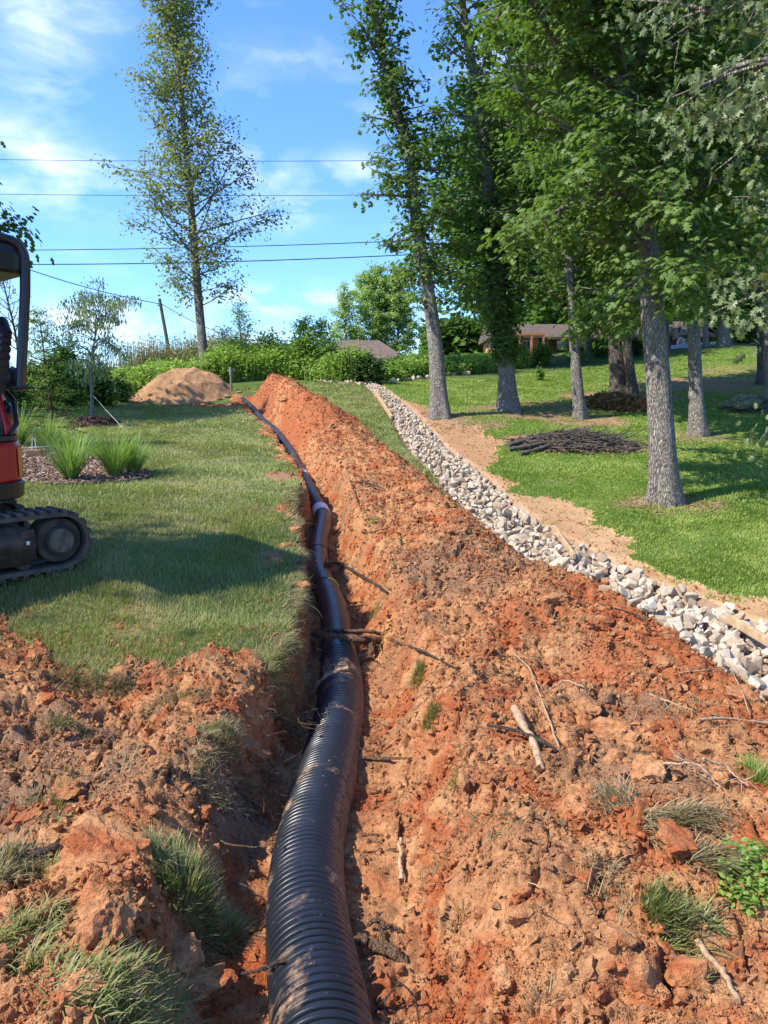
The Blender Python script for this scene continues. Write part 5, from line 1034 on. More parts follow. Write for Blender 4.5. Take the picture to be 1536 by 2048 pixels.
sapling(700, 748, [(694, 690), (690, 630), (688, 575)], envf([0, .3, .7, 1], [1.4, 1.7, 1.4, .5]), 'young light green tree standing behind the shrubs, left one', m_lime, .18, 70, .12, d_=60)
sapling(745, 748, [(742, 690), (748, 620), (752, 545)], envf([0, .3, .7, 1], [2.2, 2.7, 2.5, 1.0]), 'tallest light green young tree behind the shrubs', m_lime, .20, 100, .15, d_=62)
sapling(795, 748, [(795, 690), (798, 620), (800, 550)], envf([0, .3, .7, 1], [2.2, 2.7, 2.7, 1.0]), 'light green young tree half hidden by the narrow oak', m_lime, .20, 90, .15, d_=62)
sapling(612, 750, [(610, 700), (606, 652)], envf([0, .4, 1], [.9, .8, .3]), 'bright shrubby sapling left of the brown-roofed house', m_bright, .12, 70, .05)
sapling(645, 752, [(645, 700), (642, 655)], envf([0, .4, 1], [.8, .8, .3]), 'sapling in front of the left end of the brown roof', m_bright, .12, 60, .05)
sapling(540, 752, [(538, 720), (536, 680)], envf([0, .4, 1], [.8, .7, .3]), 'low sapling among the weeds behind the far bank', m_bright, .11, 50, .04)
def shrub(u, v, wpx, hpx, label, ml, leaf=.11, n=5200, dd=None, depth_=None, name='shrub', tm=KITE, group='shrubs along the rough edge behind the lawn'):
    b, d = Pg(u, v)
    if dd: b = P(u, v, dd); b[2] = float(base(np.array([b[0]]), np.array([b[1]]))[0]); d = dd
    W = wpx*d/FPX/2; Hh = hpx*d/FPX + max(0, P(u, v, d)[2]-b[2]); D = depth_ or W*.8; root_ = thing(name, label, 'shrub', tuple(b), 0, group)
    mb = MB(); lp = []; ncl = 46
    for i in range(ncl):
        a = RS.rand()*6.28; e = RS.rand()**.6; f = .35+.65*RS.rand(); top = np.array([math.cos(a)*W*e*f, math.sin(a)*D*e*f, Hh*(1-.55*e**2*f)*(.45+.55*RS.rand())]); c = curve([RS.randn()*.05*W, RS.randn()*.05*W, -.05], top, np.linalg.norm(top), 6, .2, .0, .1); c += np.linspace([0, 0, 0], top-c[-1], 6)
        mb.tube(c, np.linspace(.02, .004, 6), 4, cap=False); m = n//ncl; f2 = (.45+.6*RS.rand(m)); lp.append(c[np.minimum(5, (f2*5).astype(int))]+RS.randn(m, 3)*np.array([W*.17, D*.17, Hh*.10]))
    mb.build('stems', m_bark_d, root_); lp = np.vstack(lp); lp[:, 2] = np.maximum(lp[:, 2], .03); V, F = leaves_at(lp, leaf, tm, .45, 0, lp/np.array([W, D, Hh])*.4); cl = fbm(lp[:, 0]/W*1.3+lp[:, 2], lp[:, 1]+lp[:, 2]/Hh*1.4, .5, 2, 120)
    o = mesh_np('foliage', V, [F], ml, False, fattr={'rnd': np.repeat(np.clip(.7*cl+.4*(RS.rand(len(lp))-.2), 0, 1), len(tm[1]))}); o.parent = root_; return root_
shrub(135, 812, 130, 132, 'big round bright green bush behind the weeping sapling', m_bright, .13, 9000)
shrub(75, 815, 90, 105, 'leafy bush seen just right of the excavator cab', m_bright, .12, 5000)
shrub(15, 815, 110, 95, 'olive bush seen through the excavator cab', m_mid, .12, 5000)
shrub(205, 812, 80, 78, 'low dense bush to the right of the big round bush', m_mid, .12, 4000)
shrub(238, 805, 60, 60, 'low green bush at the left foot of the tan mound', m_mid, .10, 3000)
shrub(650, 760, 90, 84, 'dense green shrub behind the far end of the bank', m_mid, .12, 5200)
shrub(610, 758, 90, 98, 'bright shrub left of the dense one', m_bright, .12, 4500)
shrub(700, 765, 80, 76, 'bright lime shrub in front of the brown roof', m_bright, .12, 5000)
shrub(735, 768, 90, 64, 'dark green shrub at the head of the stone channel', m_dkshrub, .12, 5200)
shrub(780, 762, 80, 34, 'low lime shrub by the stone edging', m_bright, .11, 3200)
shrub(565, 758, 80, 72, 'low bright shrub behind the dark peak of the bank', m_bright, .11, 3200)
shrub(1270, 712, 50, 38, 'small dark shrub on the crest right of the twin trunks', m_dkshrub, .14, 2200, group='shrubs on the crest before the houses')
shrub(1150, 722, 60, 40, 'lime shrub on the crest behind the slim oak', m_bright, .14, 2600, group='shrubs on the crest before the houses')
shrub(1040, 734, 62, 52, 'lime shrub covering the foot of the timber house', m_bright, .14, 2600, group='shrubs on the crest before the houses')
shrub(1085, 728, 60, 46, 'lime shrub before the orange-walled house', m_bright, .14, 2600, group='shrubs on the crest before the houses')
shrub(1200, 715, 60, 48, 'tall green shrub against the dark house', m_mid, .15, 2600, group='shrubs on the crest before the houses')
shrub(1490, 690, 130, 70, 'thicket of green bushes behind the driveway', m_mid, .22, 5200, dd=48, group='shrubs on the crest before the houses')
shrub(1600, 690, 130, 80, 'green bushes behind the driveway, off the right edge', m_mid, .22, 4200, dd=48, group='shrubs on the crest before the houses')
# small leafy shoots at the foot of the slim oak and the ivy oak
shrub(1078, 760, 26, 30, 'little leafy seedling between the ivy oak and the slim oak', m_bright, .09, 500, group=None)
# weeds: one mass of tall stems
def weeds(name, pts, n, L, W, mt, label, wid=1.4, lpn=5, lean=.35):
    c = np.array([hit(*q) for q in pts]); c, _q = resample(c, .1); k = RS.randint(0, len(c), n); x = c[k, 0]+RS.randn(n)*.3; y = c[k, 1]+np.abs(RS.randn(n))*wid; z = np.ravel(macro(x, y))
    ln = L*(.45+.75*RS.rand(n))*(.6+.8*fbm(x, y, 1.6, 2, 131)); V, F, m = blades(np.stack([x, y, z], 1), ln, W, lean*RS.rand(n), None, 3, .4)
    r = np.repeat(np.clip(RS.rand(n)*.8, 0, .8), m); kk = np.repeat(np.arange(n), lpn); h = RS.rand(len(kk)); lp = np.stack([x[kk]+RS.randn(len(kk))*.07, y[kk]+RS.randn(len(kk))*.07, z[kk]+ln[kk]*(.25+.75*h)], 1); V2, F2 = leaves_at(lp, W*4.5, KITE, .35)
    V = np.vstack([V, V2]); F2 = F2+len(V)-len(V2); r = np.concatenate([r, np.repeat(RS.rand(len(kk))*.85, 2)]); tag(mesh_np(name, V, [np.vstack([F, F2])], mt, False, fattr={'rnd': r}), label, 'weeds', kind='stuff')
weeds('lime_weeds', [(420,768),(470,765),(560,760),(640,762),(700,768)], 12000, 1.0, .026, m_weed, 'tall lime green weeds behind the far end of the bank')
weeds('crest_weeds', [(790,757),(850,752),(920,748),(1000,740),(1040,734)], 8000, .65, .032, m_weed, 'tall lime green weeds along the crest before the houses')
weeds('left_weeds', [(60,800),(120,800),(200,800),(250,790),(330,775),(420,765)], 9000, .6, .028, m_weed, 'bright weeds along the left back edge of the lawn', 2.2)
weeds('reeds', [(210,775),(260,765),(320,752),(400,748)], 1500, 1.35, .022, m_dry, 'tall grey-brown seed stalks behind the tan mound', 3.0, 3, .15)
weeds('dry_brush', [(350,752),(400,748),(450,752),(520,755)], 1800, 1.2, .028, leaf_mat('dull_brush', (.16, .17, .07), (.30, .28, .14), .3), 'dull brown-green brush around the foot of the poplar', 2.0, 6, .7)
# woods closing the view behind the houses and left of the road: one far mass
mb_lp = []
for (u0, u1, vt, dd, nn) in [(1040, 1700, 470, 75, 16000), (850, 1100, 640, 85, 5000)]:
    x0 = P(u0, 700, dd)[0]; x1 = P(u1, 700, dd)[0]; zt = P(700, vt, dd)[2]; x = RS.uniform(x0, x1, nn); y = dd+RS.uniform(-5, 6, nn); z0 = 4.6; hmax = (zt-z0)*(.65+.5*fbm(x, y*0, 9, 3, 141)); mb_lp.append(np.stack([x, y, z0+hmax*RS.rand(nn)**.8], 1))
lp = np.vstack(mb_lp); V, F = leaves_at(lp, 1.1, OAKS, .4); cl = fbm(lp[:, 0]+lp[:, 2], lp[:, 2]*1.2, 3.0, 3, 142); tag(mesh_np('far_woods', V, [F], m_oak2, False, fattr={'rnd': np.repeat(np.clip(cl*1.1-.1+.3*RS.rand(len(lp)), 0, .86), len(OAKS[1]))}), 'far-off woods behind the houses', 'woods', kind='stuff')
# ---------------------------------------------------------------- heaps under the oaks
def heap(u, v, rx, ry, h, n, ln, r, mt, name, label, cat, child):
    p = hitg(u, v); root_ = thing(name, label, cat, tuple(p)); mb = MB()
    for _ in range(n):
        a = RS.rand()*6.28; q = math.sqrt(RS.rand()); x, y = math.cos(a)*q*rx, math.sin(a)*q*ry; z = h*(1-q*q)*(.3+.7*RS.rand())+float(hgt([p[0]+x], [p[1]+y])[0])-p[2]
        da = RS.randn()*.8; mb.tube(curve([x, y, z], [math.cos(da), math.sin(da), RS.randn()*.16], ln*(.4+.8*RS.rand()), 6, .4, -.1, .15), np.linspace(r, r*.3, 6)*(.5+RS.rand()), 5, cap=False)
    mb.build(child, mt, root_); return root_, p
m_grey = bark_mat('weathered_wood', (.20, .165, .135), (.48, .41, .34), 3, .2)
hp_, p = heap(1150, 888, 1.25, .75, .28, 420, .55, .014, m_grey, 'brush_pile', 'flat heap of grey branches and twigs on the ground between the oaks', 'brush pile', 'branches')
n = 2600; a = RS.rand(n)*6.28; q = np.sqrt(RS.rand(n)); x = p[0]+np.cos(a)*q*1.35; y = p[1]+np.sin(a)*q*.85; z = hgt(x, y)+.15*(1-q*q)*RS.rand(n); V, F = leaves_at(np.stack([x, y, z], 1)-p, .09, OVAL, .5); o = mesh_np('dead_leaves', V, [F], leaf_mat('dead_leaves', (.10, .06, .035), (.26, .17, .11), .1), fattr={'rnd': np.repeat(RS.rand(n), len(OVAL[1]))}); o.parent = hp_
for (pts, r, lab) in [([(1016,896,.05),(1060,886,.08),(1110,880,.12)],.05,'upper grey log at the left end of the brush pile'),([(1018,903,.04),(1070,898,.08),(1130,888,.1)],.045,'middle grey log at the left end of the brush pile'),([(1040,912,.04),(1085,902,.08),(1130,890,.10)],.04,'lower pale log at the left end of the brush pile'),([(1050,884,.06),(1110,874,.12),(1170,872,.14)],.035,'back log lying along the brush pile')]:
    root(pts, r, r*.8, lab, mt=m_grey, name='log', cat='log', side=0, group='grey logs at the brush pile')
hp_, p = heap(1232, 812, 1.0, .8, .3, 90, .4, .01, m_stick, 'leaf_pile', 'heap of brown dead leaves by the twin dark trunks', 'leaf pile', 'twigs')
n = 6500; a = RS.rand(n)*6.28; q = np.sqrt(RS.rand(n)); x = p[0]+np.cos(a)*q*1.1; y = p[1]+np.sin(a)*q*.9; z = hgt(x, y)+.34*(1-q*q)*(.6+.4*RS.rand(n)); V, F = leaves_at(np.stack([x, y, z], 1)-p, .12, OVAL, .3); o = mesh_np('dead_leaves', V, [F], leaf_mat('brown_leaves', (.18, .09, .035), (.40, .24, .11), .2), fattr={'rnd': np.repeat(RS.rand(n), len(OVAL[1]))}); o.parent = hp_
hp_, p = heap(1495, 822, .8, .6, .25, 70, .4, .02, m_grey, 'stump_heap', 'mossy stump heap with old wood near the right edge', 'stump', 'old_wood')
tv, tf = lump_tmpl(44, 3); o = mesh_np('stump', tv*np.array([.62, .5, .34])+[.1, .1, .2], [tf], flat_mat('mossy_wood', (.17, .16, .09), .95, .1, 0, .5, 8, .8), True); o.parent = hp_
tv, tf = lump_tmpl(45, 3); o = mesh_np('broken_wood', tv*np.array([.25, .2, .18])+[.25, -.2, .28], [tf], m_bark_d, True); o.parent = hp_
# leaf litter under the oaks
n = 26000; r = np.exp(RS.uniform(math.log(8), math.log(34), n)); a = np.radians(RS.uniform(2, 31, n)); x = r*np.sin(a); y = r*np.cos(a); k = (bare_at(x, y) > .25*RS.rand(n)+.1) & np.isin(classify(x, y), [CLOVER, SAND]); x, y = x[k], y[k]; z = hgt(x, y)+.012
V, F = leaves_at(np.stack([x, y, z], 1), .055, KITE, .75); tag(mesh_np('leaf_litter', V, [F], leaf_mat('litter', (.13, .075, .045), (.32, .20, .13), .1), fattr={'rnd': np.repeat(RS.rand(len(x)), 2)}), 'brown leaf litter on the bare ground under the oaks', 'leaf litter', kind='stuff')
# ---------------------------------------------------------------- boards, strips, posts
m_board = flat_mat('weathered_board', (.46, .32, .18), .8, .2, 0, .25, 14, .3)
def board(a, b_, w, h, label, mt=None, name='edging_board', cat='board', group='boards edging the stone channel', lift=.03):
    p = hit(*a); q = hit(*b_); p[2] += lift; q[2] += lift; v = q-p; L = np.linalg.norm(v); x = v/L; z = np.array([0, 0, 1.]); y = np.cross(z, x); y /= np.linalg.norm(y); z = np.cross(x, y); mb = MB(); mb.box((0, 0, 0), (L, w, h), np.stack([x, y, z], 1), bev=.004); o = mb.build(name, mt or m_board, smooth_=False); o.location = tuple((p+q)/2); return tag(o, label, cat, group)
board((1108,1060), (1148,1118), .04, .07, 'pale board on edge between the stones and the sandy soil, middle distance')
board((1455,1243), (1560,1305), .04, .07, 'pale board beside the nearest stones at the right edge')
board((750,785), (784,838), .05, .10, 'reddish board on the left side of the far stones')
m_paper = flat_mat('torn_plastic', (.72, .68, .70), .4, .5, 0, .1, 12)
for (pts, w_, lab) in [([(1392,1238,.10),(1400,1262,.07),(1404,1290,.04)],.028,'torn pinkish plastic strip, left of three on the stones'),([(1425,1240,.10),(1428,1275,.09),(1432,1312,.04)],.022,'longest white plastic strip, middle of three on the stones'),([(1451,1275,.10),(1453,1318,.05)],.014,'thin white plastic strip, right of three on the stones'),([(1276,1158,.10),(1282,1190,.06)],.02,'short white plastic strip farther up the stones')]:
    p = path_px(pts, .003, 14); mb = MB(); w = w_*(1+.2*RS.randn(14)); s = np.array([1., 0, .15]); V = np.vstack([p-p[0]-s*w[:, None]/2, p-p[0]+s*w[:, None]/2]); i = np.arange(13); F = np.stack([i, i+14, i+15, i+1], 1); V2 = V+np.array([0, .004, .003]); F2 = F[:, ::-1]+28
    mb.add(np.vstack([V, V2]), np.vstack([F, F2])); o = mb.build('plastic_strip', m_paper); o.location = tuple(p[0]); tag(o, lab, 'plastic strip', 'plastic strips on the stones')
# grey standpipe and stones at the head of the trench
p = hitg(463, 782); mb = MB(); mb.tube(np.array([[0, 0, -.1], [0, 0, .62]]), .035, 10); mb.tube(np.array([[0, 0, .50], [0, 0, .74]]), .055, 10); r0_ = thing('standpipe', 'grey standpipe at the head of the trench beside the tan mound', 'standpipe', tuple(p)); mb.build('post', flat_mat('grey_metal', (.22, .22, .22), .6, .4, .2), r0_); mb = MB(); mb.tube(np.array([[0, 0, .66], [.10, 0, .68], [.12, 0, .60]]), .02, 8); mb.build('spout', MATS['grey_metal'], r0_)
for i, (u, v, s_, lab) in enumerate([(447,783,.16,'flat brown stone left of the standpipe'),(478,786,.14,'flat pale stone right of the standpipe'),(455,795,.17,'reddish stone just below the standpipe'),(436,792,.13,'small stone at the right foot of the tan mound'),(495,832,.10,'pale stone on the soil left of the far pipe')]):
    p = hitg(u, v); tv, tf = stones[i]; o = mesh_np('flat_stone', tv*np.array([1, .8, .5])*s_, [tf], flat_mat('brown_stone', (.33, .22, .16), .9, .2, 0, .25, 9, .4) if i == 0 else MATS['brown_stone']); o.location = (p[0], p[1], p[2]+s_*.2); tag(o, lab, 'stone', 'flat stones at the head of the trench')
# guy line of the weeping sapling
a_ = P(187, 792, depth_of(tb)); b_ = hitg(247, 857); mb = MB(); mb.tube(np.array([a_-b_, (a_-b_)/2+[0, 0, -.01], [0, 0, 0]]), .006, 5); o = mb.build('guy_line', flat_mat('tan_cord', (.55, .50, .38), .8)); o.location = tuple(b_); tag(o, 'pale guy line tying the weeping sapling to the lawn', 'guy line')
# ---------------------------------------------------------------- utility pole and wires
dp = 58; top = P(319, 598, dp); bot = P(346, 745, dp); bot[2] = float(base(np.array([bot[0]]), np.array([bot[1]]))[0])-.3; rp = thing('utility_pole', 'leaning wooden utility pole behind the tan mound', 'utility pole', tuple(bot)); mb = MB(); mb.tube(np.linspace(bot, top, 12)-bot, np.linspace(.16, .12, 12), 12); mb.build('pole', bark_mat('pole_wood', (.13, .11, .09), (.30, .26, .22), .8, 0), rp)
mb = MB(); mb.tube(np.array([top+[-.2, 0, -.5], top+[0, -.15, -.45], top+[.2, 0, -.5]])-bot, .05, 8); mb.build('bracket', MATS['grey_metal'], rp)
m_wire = flat_mat('black_cable', (.02, .025, .03), .5)
def wire(pts, d0, d1, r, label, sag=0.0):
    n = 40; us = np.array([q[0] for q in pts]); vs = np.array([q[1] for q in pts]); u = np.linspace(us[0], us[-1], n); v = np.interp(u, us, vs)
    if len(us) > 2: v = np.polyval(np.polyfit(us, vs, 2), u)
    d = np.linspace(d0, d1, n); p = np.array([P(a, b, c) for a, b, c in zip(u, v, d)]); mb = MB(); mb.tube(p-p[0], r, 5); o = mb.build('overhead_wire', m_wire); o.location = tuple(p[0]); return tag(o, label, 'wire', 'overhead wires')
wire([(-500,309),(20,317),(300,324),(780,321),(1300,312)], 62, 62, .022, 'highest of the thin overhead wires')
wire([(-500,378),(40,386),(300,394),(780,389),(1300,380)], 60, 60, .022, 'second highest overhead wire')
wire([(-500,497),(65,499),(400,496),(780,483),(1300,455)], 55, 55, .032, 'third overhead wire, just above the spliced one')
w = wire([(-500,520),(70,527),(400,527),(790,510),(1300,478)], 52, 52, .036, 'lowest long overhead wire with a dark splice at the poplar')
q = P(412, 526.5, 51.9); mb = MB(); mb.tube(np.array([[-.55, 0, 0], [0, 0, -.01], [.55, 0, .0]]), .075, 8); o = mb.build('splice', m_wire); o.location = tuple(q-np.array(w.location)); o.parent = w
wire([(-200,428),(72,541),(200,586),(319,606)], 40, dp, .032, 'drop wire running down from the left to the leaning pole')
wire([(319,606),(350,622),(400,650),(520,690)], dp, dp-3, .028, 'drop wire running right from the leaning pole past the poplar')
wire([(440,676),(520,684),(600,678),(690,680)], 62, 62, .03, 'short low wire behind the weeds running to the brown-roofed house')
# ---------------------------------------------------------------- excavator
m_rub = flat_mat('track_rubber', (.10, .085, .068), .85, .3, 0, .35, 9, .5); m_black = flat_mat('black_machine_paint', (.012, .012, .014), .35, .5, 0, .1, 6); m_redp = flat_mat('red_machine_paint', (.42, .015, .018), .28, .5, 0, .08, 3)
m_under = flat_mat('dirty_undercarriage', (.07, .06, .048), .75, .3, .1, .5, 7, .6); m_seat = flat_mat('black_vinyl', (.02, .02, .022), .5, .4, 0, .15, 12, .2); m_decal = flat_mat('white_decal', (.75, .75, .76), .5); m_rag = flat_mat('pale_plastic', (.62, .60, .72), .45, .4, 0, .1, 10); m_orange = flat_mat('orange_reflector', (.65, .22, .05), .35)
m_hub = flat_mat('dusty_hub', (.13, .115, .09), .8, .2, .1, .35, 12, .3)
gz = H1(-3.2, 5.6)
EXS = .97
EX = thing('mini_excavator', 'red and black mini excavator with canopy, cut by the left edge', 'excavator', (-3.46, 5.55, gz-.01), math.atan2(-.74, -.67)); EX.scale = (EXS,)*3
def cyl(mb, c, r, w, k=32, axis='y', bev=.01, a=0.0):
    x = np.array([-w/2, -w/2+bev, w/2-bev, w/2]); rr_ = np.array([r-bev, r, r, r-bev]); d = {'y': np.array([0, 1., 0]), 'x': np.array([1., 0, 0]), 'z': np.array([0, 0, 1.])}[axis]
    mb.tube(np.asarray(c)+x[:, None]*d, rr_, k, a)
def stadium(x0, x1, zc, r0, r1, n=14):
    p = []
    for i in range(n+1): t = -math.pi/2+math.pi*i/n; p.append((x1+r1*math.cos(t), zc+r1*math.sin(t)))
    for i in range(n+1): t = math.pi/2+math.pi*i/n; p.append((x0+r0*math.cos(t), zc+r0*math.sin(t)))
    return np.array(p)
for sgn, lab in ((1, 'muddy rubber track, the near one'), (-1, 'muddy rubber track, the far one')):
    yc = sgn*.60; wv = .32; zc = .232; out = stadium(-.70, .80, zc, .225, .225); inn = stadium(-.70, .80, zc, .195, .195); n = len(out)
    V = np.array([[x, yc-wv/2, z] for x, z in out]+[[x, yc+wv/2, z] for x, z in out]+[[x, yc-wv/2, z] for x, z in inn]+[[x, yc+wv/2, z] for x, z in inn]); i = np.arange(n); j = (i+1) % n
    F = np.vstack([np.stack([i, j, n+j, n+i], 1), np.stack([2*n+i, 3*n+i, 3*n+j, 2*n+j], 1), np.stack([n+i, n+j, 3*n+j, 3*n+i], 1), np.stack([i, 2*n+i, 2*n+j, j], 1)])
    mb = MB(); mb.add(V, F)
    per, _q = resample(np.column_stack([np.vstack([out, out[:1]]), np.zeros(n+1)]), .085); tg = np.gradient(per, axis=0); tg /= np.linalg.norm(tg, axis=1)[:, None]
    for q, t in zip(per[:-1], tg[:-1]):
        R = np.array([[t[0], 0, t[1]], [0, 1, 0], [t[1], 0, -t[0]]]).T
        for sg in (-1, 1): mb.box((q[0]+t[1]*.010, yc+sg*.085, q[1]-t[0]*.010), (.045, .14, .03), R, bev=.006)
    tr_ = mb.build('track', m_rub, EX, False); tr_['label'] = lab
    mb = MB(); cyl(mb, (-.70, yc, zc), .180, .20, 36); cyl(mb, (-.70, yc+sgn*.09, zc), .115, .12, 28); mb.build('idler_wheel', m_under, tr_)
    mb = MB(); cyl(mb, (-.70, yc+sgn*.135, zc), .098, .05, 28); mb.build('hub', m_hub, tr_)
    mb = MB(); cyl(mb, (.80, yc, zc), .17, .16, 36); cyl(mb, (.80, yc+sgn*.09, zc), .10, .1, 24); mb.build('sprocket_wheel', m_under, tr_)
    mb = MB(); mb.prism([(-.50, .13), (-.45, .08), (.52, .10), (.60, .18), (.60, .30), (.45, .37), (-.36, .385), (-.46, .36), (-.50, .30)], yc-.13, yc+.135); mb.prism([(-.50, .20), (-.40, .185), (.45, .185), (.45, .30), (-.40, .33), (-.5, .31)], yc+sgn*.135-.012, yc+sgn*.135+.014)
    mb.box((-.44, yc+sgn*.15, .32), (.10, .02, .07), bev=.005)
    mb.build('track_frame', m_under, tr_)
    for x in (-.42, -.14, .14, .42): mb = MB(); cyl(mb, (x, yc, .085), .055, .22, 18); mb.build('roller', m_under, tr_)
    mb = MB(); mb.box((-.44, yc+sgn*.152, .25), (.025, .004, .03)); mb.build('grease_plate', m_decal, tr_)
mb = MB(); mb.box((0, 0, .33), (.7, .95, .20), bev=.02); cyl(mb, (0, 0, .50), .34, .14, 40, 'z'); mb.build('undercarriage', m_under, EX)
# house: plan outline round at the rear, square at the front
def plan(r, front, hy, n=26, k=1.0):
    p = []
    for i in range(n+1):
        t = math.pi/2+math.pi*i/n; x, y = math.cos(t), math.sin(t); ex = .62
        p.append((np.sign(x)*abs(x)**ex*r*k, np.sign(y)*abs(y)**ex*hy))
    p += [(front, -hy), (front+.05, -hy+.06), (front+.05, hy-.06), (front, hy)]
    return np.array(p)
def loft(mb, levels):
    """levels: (z, outline) stacked"""
    n = len(levels[0][1]); V = np.vstack([np.column_stack([o, np.full(n, z)]) for z, o in levels]); i = np.arange(n); j = (i+1) % n
    for l in range(len(levels)-1): mb.add(V[l*n:(l+2)*n], np.stack([i, j, n+j, n+i], 1)[:, ::-1])
    for l, f in ((0, 1), (len(levels)-1, -1)):
        c = V[l*n:(l+1)*n]; cc = np.vstack([c, c.mean(0)]); mb.add(cc, np.stack([i, j, np.full(n, n)], 1)[:, ::-f])
P0 = plan(.64, .55, .62)
mb = MB(); loft(mb, [(.565, P0*.95), (.58, P0*.99), (.69, P0*1.0), (.70, P0*.985)]); mb.build('rear_bumper', m_black, EX, False)
mb = MB(); loft(mb, [(.702, P0*.965), (.72, P0*.985), (.98, P0*.985), (1.01, P0*.955)]); b_ = mb.build('counterweight', m_redp, EX, True)
mb = MB(); t = np.linspace(math.radians(100), math.radians(118), 8); o = plan(.64, .55, .62, 60)*.992; o = o[(o[:, 1] > .555) & (o[:, 0] > -.30) & (o[:, 0] < -.12)]
V = np.array([[x, y, z] for x, y in o for z in (.76, .92)]); i = np.arange(len(o)-1)*2; mb.add(V, np.stack([i, i+1, i+3, i+2], 1)); mb.build('warning_sticker', m_decal, EX)
o = plan(.64, .55, .62, 60)*.994; o = o[(o[:, 1] > .1) & (o[:, 0] < -.50)]; V = np.array([[x, y, z] for x, y in o for z in (.74, .965)]); i = np.arange(len(o)-1)*2; mb = MB(); mb.add(V, np.stack([i, i+1, i+3, i+2], 1)); mb.build('reflective_panel', m_orange, EX)
mb = MB(); loft(mb, [(1.012, P0*.93), (1.02, P0*.97), (1.055, P0*.97), (1.07, P0*.93)]); mb.build('waist_seam', m_black, EX)
# rear side cowl (red, tall, narrowing upward) and inner black panels
def cowl(k0, k1, z0, z1, m_, name, a0, a1):
    o = plan(.64, .55, .62, 60); o = o[:61]; o = o[a0:a1]; mb = MB(); L = []; nz = 7
    for q in range(nz): f = q/(nz-1); L.append(np.column_stack([o*(k0+(k1-k0)*f**1.3), np.full(len(o), z0+(z1-z0)*f)]))
    inn = [np.column_stack([l[:, :2]*.93, l[:, 2]]) for l in L]; n = len(o)
    V = np.vstack(L+inn); F = []
    for q in range(nz-1):
        for i in range(n-1):
            a = q*n+i; F.append([a, a+1, a+n+1, a+n]); b2 = (nz+q)*n+i; F.append([b2, b2+n, b2+n+1, b2+1])
    for i in range(n-1): a = (nz-1)*n+i; b2 = (2*nz-1)*n+i; F.append([a, a+1, b2+1, b2])
    for q in range(nz-1):
        for e in (0, n-1): a = q*n+e; b2 = (nz+q)*n+e; F.append([a, a+n, b2+n, b2])
    mb.add(V, np.array(F)); return mb.build(name, m_, EX)
cowl(.96, .80, 1.07, 1.46, m_redp, 'rear_cowl', 12, 49)
cowl(.93, .88, 1.07, 1.40, m_black, 'side_cowl', 3, 12)
cowl(.97, .84, 1.08, 1.40, m_rag, 'tail_lens', 20, 25)
mb = MB(); mb.box((-.18, 0, 1.20), (.72, .9, .26), bev=.05); mb.build('engine_cover', m_black, EX)
# seat
mb = MB(); mb.box((-.12, .24, 1.38), (.50, .52, .14), bev=.05); mb.build('seat', m_seat, EX)
mb = MB()
for q in range(9):
    f = q/8; w = .25*(1-.25*f**3); mb.tube(np.array([[-.42-.10*f, .26-w, 1.42+f*.47-.06*(f**6)], [-.42-.10*f, .26-w*.5, 1.45+f*.47], [-.42-.10*f, .26+w*.5, 1.45+f*.47], [-.42-.10*f, .26+w, 1.42+f*.47-.06*(f**6)]]), np.array([.045, .065, .065, .045])*(1-.2*f), 12)
sb = mb.build('seat_back', m_seat, EX)
mb = MB(); mb.box((-.02, .48, 1.45), (.42, .12, .12), bev=.03); mb.tube(np.array([[.15, .48, 1.5], [.18, .48, 1.62], [.17, .47, 1.72]]), [.018, .018, .026], 10); mb.build('control_box', m_black, EX)
mb = MB(); mb.box((-.52, .40, 1.50), (.16, .15, .16), bev=.03); mb.build('fuel_filler', m_black, EX)
mb = MB(); mb.tube(np.array([[-.50, .30, 1.44], [-.54, .42, 1.33], [-.50, .55, 1.15], [-.42, .60, 1.07]]), .018, 8); mb.build('grab_rail', m_black, EX)
# canopy
for y in (.50, -.50):
    mb = MB(); y2 = y*1.12; path = np.array([[-.545, y2, 1.40], [-.585, y2*1.01, 1.75], [-.63, y2*1.02, 2.15], [-.645, y2*1.02, 2.38], [-.64, y2*1.01, 2.46], [-.59, y2*1.0, 2.51], [-.46, y2*.98, 2.525]]); pr, _q = resample(path, .03); pr = smooth(pr, 5); R = []
    mb.tube(pr, .036, 4); mb.tube(pr+[.010, 0, 0], .033, 12); po = mb.build('canopy_post', m_black, EX, False)
    mb = MB(); mb.box((-.545, y2, 1.425), (.16, .12, .02), bev=.005); mb.build('post_flange', m_black, po)
mb = MB(); R2 = np.array([(-.68, -.46), (-.64, -.58), (-.52, -.62), (.62, -.58), (.74, -.52), (.78, -.42), (.78, .42), (.74, .52), (.62, .58), (-.52, .62), (-.64, .58), (-.68, .46)])
loft(mb, [(2.27, R2*[.955, .94]), (2.29, R2*.985), (2.40, R2*1.0), (2.47, R2*.96), (2.51, R2*.86), (2.525, R2*.6)]); mb.build('canopy_roof', m_black, EX, True)
# front work group, beyond the picture edge
mb = MB(); mb.box((.68, 0, .62), (.30, .26, .34), bev=.03); mb.build('boom_bracket', m_black, EX)
mb = MB(); c = np.array([[.78, 0, .70], [1.05, 0, 1.5], [1.45, 0, 2.15], [2.1, 0, 2.35], [2.55, 0, 2.15]]); c, _q = resample(c, .12); mb.tube(smooth(c, 3), np.linspace(.12, .09, len(c)), 4); mb.build('boom', m_redp, EX, False)
mb = MB(); mb.tube(np.array([[2.55, 0, 2.2], [2.65, 0, 1.5], [2.55, 0, .85]]), [.10, .08, .06], 4); mb.build('dipper_arm', m_redp, EX, False)
mb = MB(); mb.prism([(2.45, .85), (2.75, .85), (2.80, .45), (2.60, .22), (2.30, .18), (2.12, .30), (2.16, .34), (2.34, .30), (2.52, .42), (2.50, .75)], -.22, .22); mb.build('bucket', m_under, EX, False)
